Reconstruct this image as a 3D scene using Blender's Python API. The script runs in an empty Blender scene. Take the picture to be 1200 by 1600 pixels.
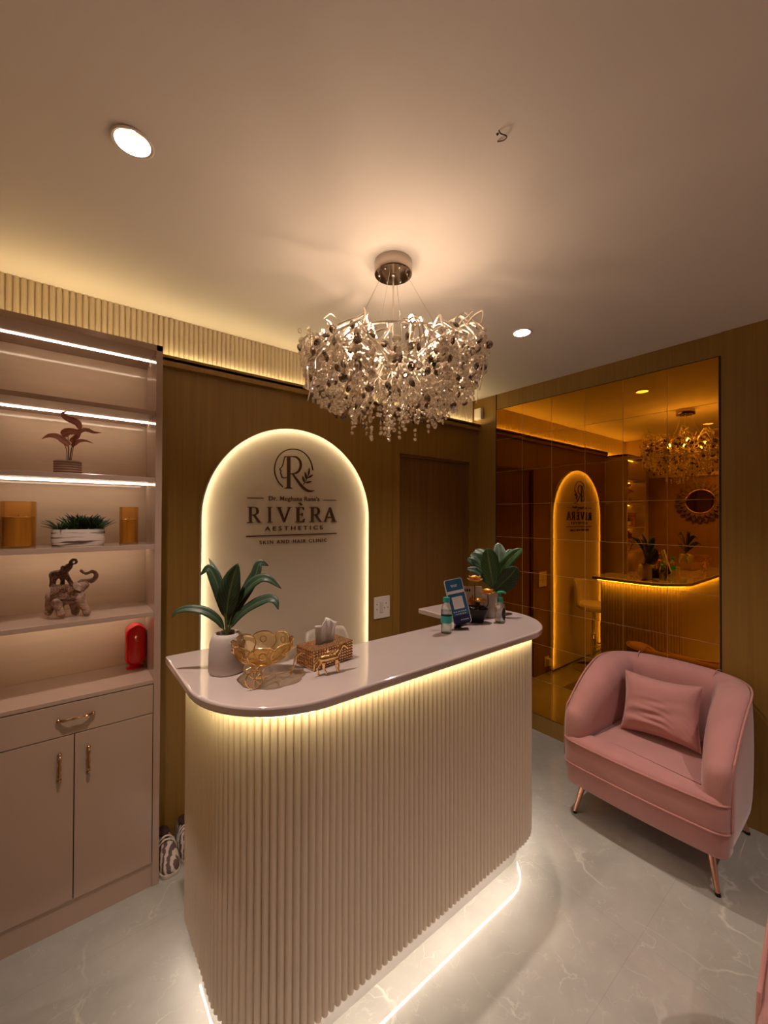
import bpy, bmesh, math, random
from math import sin, cos, pi, radians, sqrt, atan2
from mathutils import Vector, Matrix
random.seed(7)
sc = bpy.context.scene
C = sc.collection

# ------------------------------------------------------------------ camera
CAMZ, FPX = 1.6, 636.2
YAW, PITCH, ROLL = radians(38.27), radians(.505), radians(.193)
_f = Vector((sin(YAW), cos(YAW), 0)); _r = Vector((cos(YAW), -sin(YAW), 0)); _u = Vector((0, 0, 1))
_f2 = _f*cos(PITCH)+_u*sin(PITCH); _u2 = _u*cos(PITCH)-_f*sin(PITCH)
_r3 = _r*cos(ROLL)+_u2*sin(ROLL); _u3 = _u2*cos(ROLL)-_r*sin(ROLL)
cam = bpy.data.cameras.new('camera'); camo = bpy.data.objects.new('camera', cam); C.objects.link(camo)
camo.matrix_world = Matrix(((_r3.x, _u3.x, -_f2.x, 0), (_r3.y, _u3.y, -_f2.y, 0), (_r3.z, _u3.z, -_f2.z, CAMZ), (0, 0, 0, 1)))
cam.sensor_fit = 'HORIZONTAL'; cam.sensor_width = 36; cam.lens = 36*FPX/1200; cam.clip_start = .02
sc.camera = camo
CO = Vector((0, 0, CAMZ))
def ray(u, v): return _r3*((u-600)/FPX) + _u3*((800-v)/FPX) + _f2
def on(u, v, ax, val):                # measured pixel -> point on a real plane of the room
    d = ray(u, v); i = 'xyz'.index(ax); return CO + d*((val-CO[i])/d[i])
def dep(u, v, d): return CO + ray(u, v)*d

# ------------------------------------------------------------------ world, exposure, light
w = bpy.data.worlds.new('world'); sc.world = w; w.use_nodes = True
w.node_tree.nodes['Background'].inputs[0].default_value = (.9, .62, .45, 1)
w.node_tree.nodes['Background'].inputs[1].default_value = .02
sc.view_settings.view_transform = 'Standard'; sc.view_settings.look = 'None'
sc.view_settings.exposure = 0.36; sc.view_settings.gamma = 1; sc.view_settings.use_curve_mapping = False
cy = sc.cycles
cy.use_denoising = True; cy.max_bounces = 10; cy.diffuse_bounces = 5; cy.glossy_bounces = 6
cy.transmission_bounces = 8; cy.transparent_max_bounces = 12; cy.sample_clamp_indirect = 4
cy.caustics_reflective = False; cy.caustics_refractive = False
try: cy.use_light_tree = True
except Exception: pass

DOWN_W = 7.8          # each ceiling downlight
DOWN_COL = (1, .81, .70)
BULB = 165            # chandelier bulb radiance
COVE, SHELF, UNDER, FOOT, ARCH = 24, 13, 26, 58, 21
WARM_LED = (1, .80, .40); NEUT_LED = (1, .77, .57); FOOT_LED = (1, .86, .73); ARCH_LED = (1, .82, .50)

# ------------------------------------------------------------------ materials
def lin(c):
    return tuple(((x/255)/12.92 if x/255 <= .04045 else ((x/255+.055)/1.055)**2.4) for x in c)
MATS = {}
def mat(name, col, rough=.5, metal=0, spec=.5, trans=0, ior=1.45, coat=0, sheen=0, emit=None, estr=0, bump=0, bscale=60, var=0, vscale=8, stretch=None, alpha=None):
    m = bpy.data.materials.new(name); m.use_nodes = True; nt = m.node_tree; N = nt.nodes; L = nt.links
    p = N['Principled BSDF']
    p.inputs['Base Color'].default_value = (*col, 1); p.inputs['Roughness'].default_value = rough
    p.inputs['Metallic'].default_value = metal; p.inputs['Specular IOR Level'].default_value = spec
    p.inputs['Transmission Weight'].default_value = trans; p.inputs['IOR'].default_value = ior
    p.inputs['Coat Weight'].default_value = coat; p.inputs['Sheen Weight'].default_value = sheen
    p.inputs['Coat Roughness'].default_value = .08
    if emit: p.inputs['Emission Color'].default_value = (*emit, 1); p.inputs['Emission Strength'].default_value = estr
    if bump or var:
        tc = N.new('ShaderNodeTexCoord'); mp = N.new('ShaderNodeMapping'); L.new(tc.outputs['Object'], mp.inputs[0])
        if stretch: mp.inputs['Scale'].default_value = stretch
        if bump:
            n = N.new('ShaderNodeTexNoise'); n.inputs['Scale'].default_value = bscale; n.inputs['Detail'].default_value = 4
            L.new(mp.outputs[0], n.inputs[0]); b = N.new('ShaderNodeBump'); b.inputs['Strength'].default_value = bump
            b.inputs['Distance'].default_value = .01; L.new(n.outputs[0], b.inputs['Height']); L.new(b.outputs[0], p.inputs['Normal'])
        if var:
            n = N.new('ShaderNodeTexNoise'); n.inputs['Scale'].default_value = vscale; n.inputs['Detail'].default_value = 6
            L.new(mp.outputs[0], n.inputs[0]); r = N.new('ShaderNodeValToRGB'); L.new(n.outputs[0], r.inputs[0])
            r.color_ramp.elements[0].position = .3; r.color_ramp.elements[1].position = .7
            r.color_ramp.elements[0].color = (*[c*(1-var) for c in col], 1); r.color_ramp.elements[1].color = (*[min(1, c*(1+var)) for c in col], 1)
            L.new(r.outputs[0], p.inputs['Base Color'])
    MATS[name] = m
    return m
def emis(name, col, s):
    m = bpy.data.materials.new(name); m.use_nodes = True; nt = m.node_tree; nt.nodes.clear()
    e = nt.nodes.new('ShaderNodeEmission'); e.inputs[0].default_value = (*col, 1); e.inputs[1].default_value = s
    o = nt.nodes.new('ShaderNodeOutputMaterial'); nt.links.new(e.outputs[0], o.inputs[0]); MATS[name] = m; return m

M_ceil = mat('ceiling_paint', (.80, .74, .70), .75, bump=.04, bscale=14)
M_wood = mat('wood_veneer', (.25, .137, .026), .40, var=.10, vscale=5, stretch=(14, 14, .35), bump=.03, bscale=20)
M_door = mat('door_veneer', (.17, .085, .022), .40, var=.16, vscale=5, stretch=(14, 14, .35))
M_flute = mat('fluted_paint', (.74, .64, .48), .5)
M_reed = mat('reeded_laminate', (.86, .75, .61), .38)
M_lam = mat('cabinet_laminate', (.43, .31, .245), .14, spec=.45)
M_lamg = mat('shelf_back_laminate', (.72, .56, .41), .07, spec=.5, var=.04, vscale=3, stretch=(1, 1, 9))
M_gap = mat('dark_gap', (.03, .015, .01), .8)
M_slab = mat('polished_quartz', (.64, .54, .51), .05, spec=.9, coat=1, var=.03, vscale=3)
M_plinth = mat('white_plinth', (.8, .76, .72), .3)
M_pink = mat('pink_velvet', (.47, .215, .215), .75, sheen=.5, var=.07, vscale=7, bump=.05, bscale=400)
M_pinkp = mat('pink_piping', (.48, .21, .19), .7, sheen=.4)
M_rose = mat('rose_gold_metal', (.80, .42, .30), .22, metal=1)
M_brass = mat('antique_gold_metal', (.62, .40, .22), .22, metal=1)
M_gold = mat('polished_gold_wire', (.90, .62, .30), .18, metal=1)
M_chrome = mat('chrome', (.8, .78, .76), .08, metal=1)
M_chan = mat('champagne_metal', (.92, .84, .74), .34, metal=1)
M_canopy = mat('canopy_mirror_steel', (.45, .38, .33), .12, metal=1)
M_white = mat('white_plastic', (.74, .68, .62), .3)
M_bronze = mat('bronze_lettering', (.20, .105, .06), .25, metal=.6)
M_pot = mat('matte_grey_ceramic', (.52, .45, .41), .55)
M_soil = mat('dark_soil', (.05, .035, .025), .9, bump=.5, bscale=90)
M_black = mat('black_ceramic', (.008, .007, .009), .3, spec=.25)
M_red = mat('glossy_red_plastic', (.75, .01, .012), .12, coat=.6)
M_tissue = mat('tissue_paper', (.92, .86, .82), .9)
M_crate = mat('gold_beads', (.88, .60, .38), .2, metal=.9)
M_bott = mat('clear_plastic', (.95, .97, .97), .04, trans=1, ior=1.2)
M_teal = mat('teal_plastic', (.02, .33, .30), .35)
M_green = mat('green_plastic', (.03, .38, .20), .3)
M_seatw = mat('cream_leatherette', (.72, .64, .54), .4)
M_stem = mat('plant_stem', (.10, .13, .04), .5)
M_bstem = mat('brown_stem', (.12, .05, .03), .5)
M_ele = mat('carved_resin', (.36, .22, .16), .42, var=.35, vscale=60, bump=.7, bscale=120)
M_blank = mat('ornate_resin_cloth', (.20, .10, .065), .4, var=.5, vscale=130, bump=1, bscale=160)
M_flow = mat('gold_leaf_flower', (.85, .42, .10), .28, metal=.85)
M_art = mat('driftwood_petals', (.14, .075, .035), .6, var=.2, vscale=12)
M_screw = mat('steel', (.7, .68, .66), .2, metal=1)

def floor_material():
    m = bpy.data.materials.new('grey_marble_tile'); m.use_nodes = True; nt = m.node_tree; N = nt.nodes; L = nt.links
    p = N['Principled BSDF']; p.inputs['Roughness'].default_value = .055; p.inputs['Specular IOR Level'].default_value = .45
    g = N.new('ShaderNodeNewGeometry')
    n1 = N.new('ShaderNodeTexNoise'); n1.inputs['Scale'].default_value = 1.6; n1.inputs['Detail'].default_value = 7; n1.inputs['Roughness'].default_value = .6
    L.new(g.outputs['Position'], n1.inputs[0])
    r1 = N.new('ShaderNodeValToRGB'); L.new(n1.outputs[0], r1.inputs[0])
    r1.color_ramp.elements[0].position = .35; r1.color_ramp.elements[0].color = (.31, .30, .275, 1)
    r1.color_ramp.elements[1].position = .68; r1.color_ramp.elements[1].color = (.45, .435, .40, 1)
    def veins(scale, width, dist, strv, off):
        mp = N.new('ShaderNodeMapping'); mp.inputs['Location'].default_value = off; mp.inputs['Rotation'].default_value = (0, 0, .5); mp.inputs['Scale'].default_value = (1, 1.0, 1)
        L.new(g.outputs['Position'], mp.inputs[0])
        n = N.new('ShaderNodeTexNoise'); n.inputs['Scale'].default_value = dist; n.inputs['Detail'].default_value = 5; L.new(mp.outputs[0], n.inputs[0])
        mx = N.new('ShaderNodeMix'); mx.data_type = 'VECTOR'; mx.inputs['Factor'].default_value = .28
        L.new(mp.outputs[0], mx.inputs[4]); L.new(n.outputs['Color'], mx.inputs[5])
        v = N.new('ShaderNodeTexVoronoi'); v.feature = 'DISTANCE_TO_EDGE'; v.inputs['Scale'].default_value = scale; L.new(mx.outputs[1], v.inputs[0])
        mr = N.new('ShaderNodeMapRange'); mr.inputs[1].default_value = 0; mr.inputs[2].default_value = width; mr.inputs[3].default_value = strv; mr.inputs[4].default_value = 0
        L.new(v.outputs[0], mr.inputs[0])
        gate = N.new('ShaderNodeTexNoise'); gate.inputs['Scale'].default_value = scale*1.3; L.new(mp.outputs[0], gate.inputs[0])
        gr = N.new('ShaderNodeMapRange'); gr.inputs[1].default_value = .48; gr.inputs[2].default_value = .62; L.new(gate.outputs[0], gr.inputs[0])
        mu = N.new('ShaderNodeMath'); mu.operation = 'MULTIPLY'; L.new(mr.outputs[0], mu.inputs[0]); L.new(gr.outputs[0], mu.inputs[1])
        return mu
    a = veins(1.7, .008, 2.2, .5, (0.3, 1.1, 0)); b = veins(5, .012, 4, .25, (3, 2, 0)); c2 = veins(13, .03, 7, .16, (5, 1, 0))
    s = N.new('ShaderNodeMath'); s.operation = 'ADD'; L.new(a.outputs[0], s.inputs[0]); L.new(b.outputs[0], s.inputs[1])
    s2 = N.new('ShaderNodeMath'); s2.operation = 'ADD'; s2.use_clamp = True; L.new(s.outputs[0], s2.inputs[0]); L.new(c2.outputs[0], s2.inputs[1])
    mx = N.new('ShaderNodeMix'); mx.data_type = 'RGBA'; L.new(s2.outputs[0], mx.inputs[0]); L.new(r1.outputs[0], mx.inputs[6]); mx.inputs[7].default_value = (.78, .74, .67, 1)
    # thin tile joints
    sx = N.new('ShaderNodeSeparateXYZ'); L.new(g.outputs['Position'], sx.inputs[0])
    def joint(out, off, pitch):
        a1 = N.new('ShaderNodeMath'); a1.operation = 'ADD'; a1.inputs[1].default_value = off; L.new(out, a1.inputs[0])
        a2 = N.new('ShaderNodeMath'); a2.operation = 'PINGPONG'; a2.inputs[1].default_value = pitch/2; L.new(a1.outputs[0], a2.inputs[0])
        a3 = N.new('ShaderNodeMath'); a3.operation = 'LESS_THAN'; a3.inputs[1].default_value = .0012; L.new(a2.outputs[0], a3.inputs[0]); return a3
    jx = joint(sx.outputs[0], 1.2-1.72, 1.2); jy = joint(sx.outputs[1], 1.2-.62, 1.2)
    jm = N.new('ShaderNodeMath'); jm.operation = 'MAXIMUM'; L.new(jx.outputs[0], jm.inputs[0]); L.new(jy.outputs[0], jm.inputs[1])
    jf = N.new('ShaderNodeMath'); jf.operation = 'MULTIPLY'; jf.inputs[1].default_value = .16; L.new(jm.outputs[0], jf.inputs[0])
    mj = N.new('ShaderNodeMix'); mj.data_type = 'RGBA'; L.new(jf.outputs[0], mj.inputs[0]); L.new(mx.outputs[2], mj.inputs[6]); mj.inputs[7].default_value = (.13, .10, .08, 1)
    L.new(mj.outputs[2], p.inputs['Base Color'])
    return m
M_floor = floor_material()

def mirror_material():
    m = bpy.data.materials.new('amber_tinted_mirror'); m.use_nodes = True; p = m.node_tree.nodes['Principled BSDF']
    p.inputs['Base Color'].default_value = (.60, .265, .016, 1); p.inputs['Metallic'].default_value = 1; p.inputs['Roughness'].default_value = .0
    p.inputs['Specular Tint'].default_value = (.56, .25, .03, 1)
    return m
M_mirror = mirror_material()
M_seam = mat('mirror_bevel', (.80, .50, .20), .45)
M_rmir = mat('round_mirror_glass', (.8, .8, .8), .02, metal=1)

def glass(name, col, rough=0.02, ior=1.5, thin=.35):
    """glass that lets part of the light straight through (thin-walled pieces)"""
    m = bpy.data.materials.new(name); m.use_nodes = True; nt = m.node_tree; N = nt.nodes; L = nt.links; N.clear()
    o = N.new('ShaderNodeOutputMaterial'); gl = N.new('ShaderNodeBsdfGlass'); gl.inputs[0].default_value = (*col, 1); gl.inputs['Roughness'].default_value = rough; gl.inputs['IOR'].default_value = ior
    t = N.new('ShaderNodeBsdfTransparent'); t.inputs[0].default_value = (*col, 1); mx = N.new('ShaderNodeMixShader'); mx.inputs[0].default_value = thin
    L.new(gl.outputs[0], mx.inputs[1]); L.new(t.outputs[0], mx.inputs[2]); L.new(mx.outputs[0], o.inputs[0]); MATS[name] = m; return m
def clear_crystal():
    m = bpy.data.materials.new('clear_crystal'); m.use_nodes = True; nt = m.node_tree; N = nt.nodes; L = nt.links; N.clear()
    o = N.new('ShaderNodeOutputMaterial'); gl = N.new('ShaderNodeBsdfGlass'); gl.inputs[0].default_value = (1, .97, .92, 1); gl.inputs['Roughness'].default_value = .02; gl.inputs['IOR'].default_value = 1.5
    gs = N.new('ShaderNodeBsdfGlossy'); gs.inputs[0].default_value = (1, .95, .88, 1); gs.inputs['Roughness'].default_value = .27
    t = N.new('ShaderNodeBsdfTransparent'); t.inputs[0].default_value = (1, .97, .92, 1); a = N.new('ShaderNodeMixShader'); a.inputs[0].default_value = .50; b = N.new('ShaderNodeMixShader'); b.inputs[0].default_value = .30
    L.new(gl.outputs[0], a.inputs[1]); L.new(gs.outputs[0], a.inputs[2]); L.new(a.outputs[0], b.inputs[1]); L.new(t.outputs[0], b.inputs[2]); L.new(b.outputs[0], o.inputs[0]); return m
M_crys = clear_crystal()
def smoky():
    m = bpy.data.materials.new('smoky_crystal'); m.use_nodes = True; nt = m.node_tree; N = nt.nodes; L = nt.links; N.clear()
    o = N.new('ShaderNodeOutputMaterial'); gl = N.new('ShaderNodeBsdfGlossy'); gl.inputs[0].default_value = (.42, .36, .32, 1); gl.inputs['Roughness'].default_value = .12
    t = N.new('ShaderNodeBsdfTransparent'); t.inputs[0].default_value = (.34, .29, .26, 1); mx = N.new('ShaderNodeMixShader'); mx.inputs[0].default_value = .4
    L.new(gl.outputs[0], mx.inputs[1]); L.new(t.outputs[0], mx.inputs[2]); L.new(mx.outputs[0], o.inputs[0]); return m
M_smoke = smoky()
M_amber = glass('amber_lustre_glass', (1, .91, .72), .03, 1.4, .62)
M_jar = glass('amber_jar_glass', (1, .88, .66), .02, 1.3, .65)
M_candle = mat('amber_wax', (.92, .58, .22), .35, var=.15, vscale=9, stretch=(8, 8, .6))
M_btl = glass('clear_bottle_plastic', (.96, .98, .97), .02, 1.3, .5)

def leaf_material(name, c0, c1, vein, rough=.35):
    m = bpy.data.materials.new(name); m.use_nodes = True; nt = m.node_tree; N = nt.nodes; L = nt.links
    p = N['Principled BSDF']; p.inputs['Roughness'].default_value = rough
    uv = N.new('ShaderNodeUVMap'); s = N.new('ShaderNodeSeparateXYZ'); L.new(uv.outputs[0], s.inputs[0])
    a = N.new('ShaderNodeMath'); a.operation = 'SUBTRACT'; a.inputs[1].default_value = .5; L.new(s.outputs[0], a.inputs[0])
    b = N.new('ShaderNodeMath'); b.operation = 'ABSOLUTE'; L.new(a.outputs[0], b.inputs[0])
    mid = N.new('ShaderNodeMapRange'); mid.inputs[1].default_value = .01; mid.inputs[2].default_value = .06; mid.inputs[3].default_value = 1; mid.inputs[4].default_value = 0; L.new(b.outputs[0], mid.inputs[0])
    c = N.new('ShaderNodeMath'); c.operation = 'MULTIPLY_ADD'; c.inputs[1].default_value = -.7; L.new(b.outputs[0], c.inputs[0]); L.new(s.outputs[1], c.inputs[2])
    d = N.new('ShaderNodeMath'); d.operation = 'PINGPONG'; d.inputs[1].default_value = .05; L.new(c.outputs[0], d.inputs[0])
    e = N.new('ShaderNodeMapRange'); e.inputs[1].default_value = 0; e.inputs[2].default_value = .012; e.inputs[3].default_value = .55; e.inputs[4].default_value = 0; L.new(d.outputs[0], e.inputs[0])
    mxv = N.new('ShaderNodeMath'); mxv.operation = 'MAXIMUM'; L.new(mid.outputs[0], mxv.inputs[0]); L.new(e.outputs[0], mxv.inputs[1])
    n = N.new('ShaderNodeTexNoise'); n.inputs['Scale'].default_value = 40; tc = N.new('ShaderNodeTexCoord'); L.new(tc.outputs['Object'], n.inputs[0])
    r = N.new('ShaderNodeMix'); r.data_type = 'RGBA'; L.new(n.outputs[0], r.inputs[0]); r.inputs[6].default_value = (*c0, 1); r.inputs[7].default_value = (*c1, 1)
    q = N.new('ShaderNodeMix'); q.data_type = 'RGBA'; L.new(mxv.outputs[0], q.inputs[0]); L.new(r.outputs[2], q.inputs[6]); q.inputs[7].default_value = (*vein, 1)
    L.new(q.outputs[2], p.inputs['Base Color']); MATS[name] = m
    return m
M_leaf = leaf_material('dark_green_leaf', (.010, .030, .016), (.022, .058, .026), (.10, .15, .06), .48)
M_leaf2 = leaf_material('green_leaf', (.02, .085, .02), (.04, .13, .035), (.20, .30, .10), .45)
M_leaf3 = leaf_material('silvery_leaf', (.10, .17, .13), (.18, .26, .20), (.30, .36, .26))
M_rleaf = leaf_material('mottled_red_leaf', (.48, .06, .06), (.52, .30, .20), (.60, .38, .28), .5)
M_succ = mat('succulent_green', (.035, .10, .035), .5, var=.4, vscale=30)
M_succd = mat('succulent_dark', (.012, .03, .016), .5)

# ------------------------------------------------------------------ mesh helpers
class MB:
    def __init__(s): s.v = []; s.f = []; s.uv = {}; s.mi = []; s.cur = 0
    def add(s, vs, fs, uvs=None):
        o = len(s.v); s.v += [tuple(x) for x in vs]
        for k, f in enumerate(fs):
            s.f.append(tuple(i+o for i in f)); s.mi.append(s.cur)
            if uvs: s.uv[len(s.f)-1] = [uvs[i] for i in f]
    def box(s, x0, x1, y0, y1, z0, z1):
        vs = [(x, y, z) for x in (x0, x1) for y in (y0, y1) for z in (z0, z1)]
        s.add(vs, [(0, 1, 3, 2), (4, 6, 7, 5), (0, 4, 5, 1), (2, 3, 7, 6), (0, 2, 6, 4), (1, 5, 7, 3)]); return s
    def prism(s, pts, z0, z1, cap=True):         # pts CCW xy
        n = len(pts); vs = [(p[0], p[1], z0) for p in pts]+[(p[0], p[1], z1) for p in pts]
        fs = [(i, (i+1) % n, (i+1) % n+n, i+n) for i in range(n)]
        if cap: fs += [tuple(range(n-1, -1, -1)), tuple(range(n, 2*n))]
        s.add(vs, fs); return s
    def slabxz(s, pts, y0, y1):                  # polygon in (x,z), extruded along y
        n = len(pts); vs = [(p[0], y0, p[1]) for p in pts]+[(p[0], y1, p[1]) for p in pts]
        fs = [(i, (i+1) % n, (i+1) % n+n, i+n) for i in range(n)]+[tuple(range(n-1, -1, -1)), tuple(range(n, 2*n))]
        s.add(vs, fs); return s
    def lathe(s, prof, c=(0, 0, 0), n=32, sx=1, sy=1, capb=True, capt=True):
        vs = []
        for r, z in prof:
            for k in range(n): a = 2*pi*k/n; vs.append((c[0]+r*cos(a)*sx, c[1]+r*sin(a)*sy, c[2]+z))
        fs = [(j*n+k, j*n+(k+1) % n, (j+1)*n+(k+1) % n, (j+1)*n+k) for j in range(len(prof)-1) for k in range(n)]
        if capb: fs.append(tuple(range(n-1, -1, -1)))
        if capt: fs.append(tuple((len(prof)-1)*n+k for k in range(n)))
        s.add(vs, fs); return s
    def tube(s, pts, r, n=8, closed=False, cap=True):
        P = [Vector(p) for p in pts]; m = len(P); rs = r if isinstance(r, (list, tuple)) else [r]*m
        T = []
        for i in range(m):
            a = P[(i-1) % m] if (closed or i > 0) else P[i]; b = P[(i+1) % m] if (closed or i < m-1) else P[i]
            t = b-a; T.append(t.normalized() if t.length > 1e-9 else Vector((0, 0, 1)))
        up = Vector((0, 0, 1)) if abs(T[0].z) < .9 else Vector((1, 0, 0)); nrm = (up-T[0]*up.dot(T[0])).normalized()
        vs = []
        for i in range(m):
            nrm = nrm-T[i]*nrm.dot(T[i]); nrm = nrm.normalized() if nrm.length > 1e-6 else T[i].orthogonal().normalized(); b = T[i].cross(nrm)
            for k in range(n): a = 2*pi*k/n; vs.append(P[i]+(nrm*cos(a)+b*sin(a))*rs[i])
        fs = [(j*n+k, j*n+(k+1) % n, (j+1)*n+(k+1) % n, (j+1)*n+k) for j in range(m-1) for k in range(n)]
        if closed: fs += [((m-1)*n+k, (m-1)*n+(k+1) % n, (k+1) % n, k) for k in range(n)]
        elif cap: fs += [tuple(range(n-1, -1, -1)), tuple((m-1)*n+k for k in range(n))]
        s.add(vs, fs); return s
    def ball(s, c, r, seg=12, rings=8, sc_=(1, 1, 1)):
        vs = [(c[0], c[1], c[2]+r*sc_[2])]
        for j in range(1, rings):
            t = pi*j/rings
            for k in range(seg): a = 2*pi*k/seg; vs.append((c[0]+r*sin(t)*cos(a)*sc_[0], c[1]+r*sin(t)*sin(a)*sc_[1], c[2]+r*cos(t)*sc_[2]))
        vs.append((c[0], c[1], c[2]-r*sc_[2])); e = len(vs)-1
        fs = [(0, 1+k, 1+(k+1) % seg) for k in range(seg)]
        for j in range(rings-2): fs += [(1+j*seg+k, 1+(j+1)*seg+k, 1+(j+1)*seg+(k+1) % seg, 1+j*seg+(k+1) % seg) for k in range(seg)]
        fs += [(e, 1+(rings-2)*seg+(k+1) % seg, 1+(rings-2)*seg+k) for k in range(seg)]
        s.add(vs, fs); return s
    def leaf(s, spine, width, nrm, fold=.18, n=14, prof=None, curl=0):
        """spine: list of points (catmull), width m, nrm: facing hint"""
        P = catmull(spine, n); L_ = len(P); vs = []; uvs = []
        for i, p in enumerate(P):
            t = i/(L_-1); tg = (P[min(i+1, L_-1)]-P[max(i-1, 0)]).normalized(); nh = Vector(nrm)
            side = tg.cross(nh); side = side.normalized() if side.length > 1e-6 else Vector((1, 0, 0)); nn = side.cross(tg).normalized()
            wd = width/2*(prof(t) if prof else leafprof(t))
            for k in (-1, -.5, 0, .5, 1):
                vs.append(p+side*wd*k+nn*(abs(k)*wd*fold+sin(t*19+k)*wd*.05*abs(k))); uvs.append(((k+1)/2, t))
        fs = [(i*5+k, i*5+k+1, (i+1)*5+k+1, (i+1)*5+k) for i in range(L_-1) for k in range(4)]
        s.add(vs, fs, uvs); return s
    def build(s, name, m, parent=None, recalc=True, smooth=True, bevel=0, bseg=2, sub=0, angle=35, solid=0):
        me = bpy.data.meshes.new(name); base = Vector((0, 0, 0)); p = parent
        while p is not None: base += p.location; p = p.parent
        me.from_pydata([tuple(Vector(v)-base) for v in s.v], [], s.f)
        if s.uv:
            ul = me.uv_layers.new(name='UVMap')
            for pi_, poly in enumerate(me.polygons):
                if pi_ in s.uv:
                    for li, q in zip(poly.loop_indices, s.uv[pi_]): ul.data[li].uv = q
        for mm in (m if isinstance(m, (list, tuple)) else [m]): me.materials.append(mm)
        if isinstance(m, (list, tuple)):
            for i, poly in enumerate(me.polygons): poly.material_index = s.mi[i]
        bm = bmesh.new(); bm.from_mesh(me); bmesh.ops.recalc_face_normals(bm, faces=bm.faces[:]) if (recalc and not s.uv) else None
        bm.to_mesh(me); bm.free()
        o = bpy.data.objects.new(name, me); C.objects.link(o)
        if parent: o.parent = parent
        if smooth:
            for poly in me.polygons: poly.use_smooth = True
            try: me.set_sharp_from_angle(angle=radians(angle))
            except Exception: pass
        if solid: q = o.modifiers.new('thickness', 'SOLIDIFY'); q.thickness = solid; q.offset = 0
        if bevel: q = o.modifiers.new('bevel', 'BEVEL'); q.width = bevel; q.segments = bseg; q.limit_method = 'ANGLE'; q.angle_limit = radians(40)
        if sub: q = o.modifiers.new('subdivision', 'SUBSURF'); q.levels = sub; q.render_levels = sub
        return o
def leafprof(t): return max(.02, sin(pi*min(1, t**.8))**.75) if t < 1 else .02
def catmull(P, n):
    P = [Vector(p) for p in P]; Q = [P[0]*2-P[1]]+P+[P[-1]*2-P[-2]]; out = []; m = len(P)-1
    for i in range(n+1):
        t = i/n*m; k = min(int(t), m-1); f = t-k; a, b, c, d = Q[k:k+4]
        out.append(.5*((2*b)+(c-a)*f+(2*a-5*b+4*c-d)*f*f+(3*b-a-3*c+d)*f**3))
    return out
def thing(name, label, cat, loc=(0, 0, 0), group=None):
    o = bpy.data.objects.new(name, None); C.objects.link(o); o.location = loc; o.empty_display_size = .05
    o['label'] = label; o['category'] = cat
    if group: o['group'] = group
    return o
def tag(o, label, cat, group=None):
    o['label'] = label; o['category'] = cat
    if group: o['group'] = group
    return o
def struct(o): o['kind'] = 'structure'; return o
def blob(name, caps, m, parent, voxel=.0022, smooth=4):
    # closed tapered capsules fused into one continuous body
    b = MB()
    for a, c, r1, r2 in caps:
        a, c = Vector(a), Vector(c); b.ball(a, r1, 16, 10); b.ball(c, r2, 16, 10); b.tube([a, c], [r1, r2], 16)
    o = b.build(name, m, parent)
    q = o.modifiers.new('remesh', 'REMESH'); q.mode = 'VOXEL'; q.voxel_size = voxel; q.use_smooth_shade = True
    q = o.modifiers.new('smooth', 'SMOOTH'); q.factor = .5; q.iterations = smooth
    return o
def chain(P, rs): return [(P[i], P[i+1], rs[i], rs[i+1]) for i in range(len(P)-1)]
def dup(root, loc, label=None, rotz=None):
    r = root.copy(); C.objects.link(r); r.location = loc
    if rotz is not None: r.rotation_euler = (0, 0, rotz)
    if label: r['label'] = label
    for ch in list(root.children):
        c = ch.copy(); C.objects.link(c); c.parent = r
        for g in list(ch.children):
            d = g.copy(); C.objects.link(d); d.parent = c
    return r

# ------------------------------------------------------------------ room
XL, XR, YB, YF, H = -.36, 2.80, -2.8, 2.31, 2.60
PY = 2.25             # face of the wood panelling
LIGHTS = [(.139, 1.27), (1.954, 1.27), (.139, -.55), (1.954, -.55), (1.05, -1.9)]
struct(MB().box(XL-.1, XR+.1, YB-.1, YF+.1, -.1, 0).build('floor', M_floor, smooth=False))
# ceiling with real round cut-outs for the downlights
def ceiling():
    me = bpy.data.meshes.new('ceiling'); bm = bmesh.new(); R_ = .045; n = 32
    xs = sorted({XL-.1, XR+.1, *[x-.08 for x, y in LIGHTS], *[x+.08 for x, y in LIGHTS]}); ys = sorted({YB-.1, YF+.1, *[y-.08 for x, y in LIGHTS], *[y+.08 for x, y in LIGHTS]})
    for i in range(len(xs)-1):
        for j in range(len(ys)-1):
            x0, x1, y0, y1 = xs[i], xs[i+1], ys[j], ys[j+1]
            hit = [(x, y) for x, y in LIGHTS if x0-1e-6 <= x-.0801+.0002 and x+.08-.0002 <= x1 and y0 <= y-.08+.0002 and y+.08-.0002 <= y1 and x0 > x-.0802 and x1 < x+.0802]
            if hit:
                hx, hy = hit[0]; ring = [bm.verts.new((hx+R_*cos(2*pi*k/n), hy+R_*sin(2*pi*k/n), H)) for k in range(n)]
                sq = []
                for k in range(n):
                    a = 2*pi*k/n; c_, s_ = cos(a), sin(a); q = max(abs(c_), abs(s_)); sq.append(bm.verts.new((min(x1, max(x0, hx+.08*c_/q)), min(y1, max(y0, hy+.08*s_/q)), H)))
                for k in range(n): bm.faces.new((ring[k], ring[(k+1) % n], sq[(k+1) % n], sq[k]))
            else: bm.faces.new([bm.verts.new(p) for p in ((x0, y0, H), (x0, y1, H), (x1, y1, H), (x1, y0, H))])
    # closing slab above so nothing leaks
    bmesh.ops.recalc_face_normals(bm, faces=bm.faces[:])
    z = H+.10
    bm.faces.new([bm.verts.new(p) for p in ((XL-.1, YB-.1, z), (XR+.1, YB-.1, z), (XR+.1, YF+.1, z), (XL-.1, YF+.1, z))])
    bm.to_mesh(me); bm.free(); me.materials.append(M_ceil); o = bpy.data.objects.new('ceiling', me); C.objects.link(o); return struct(o)
ceiling()
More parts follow.
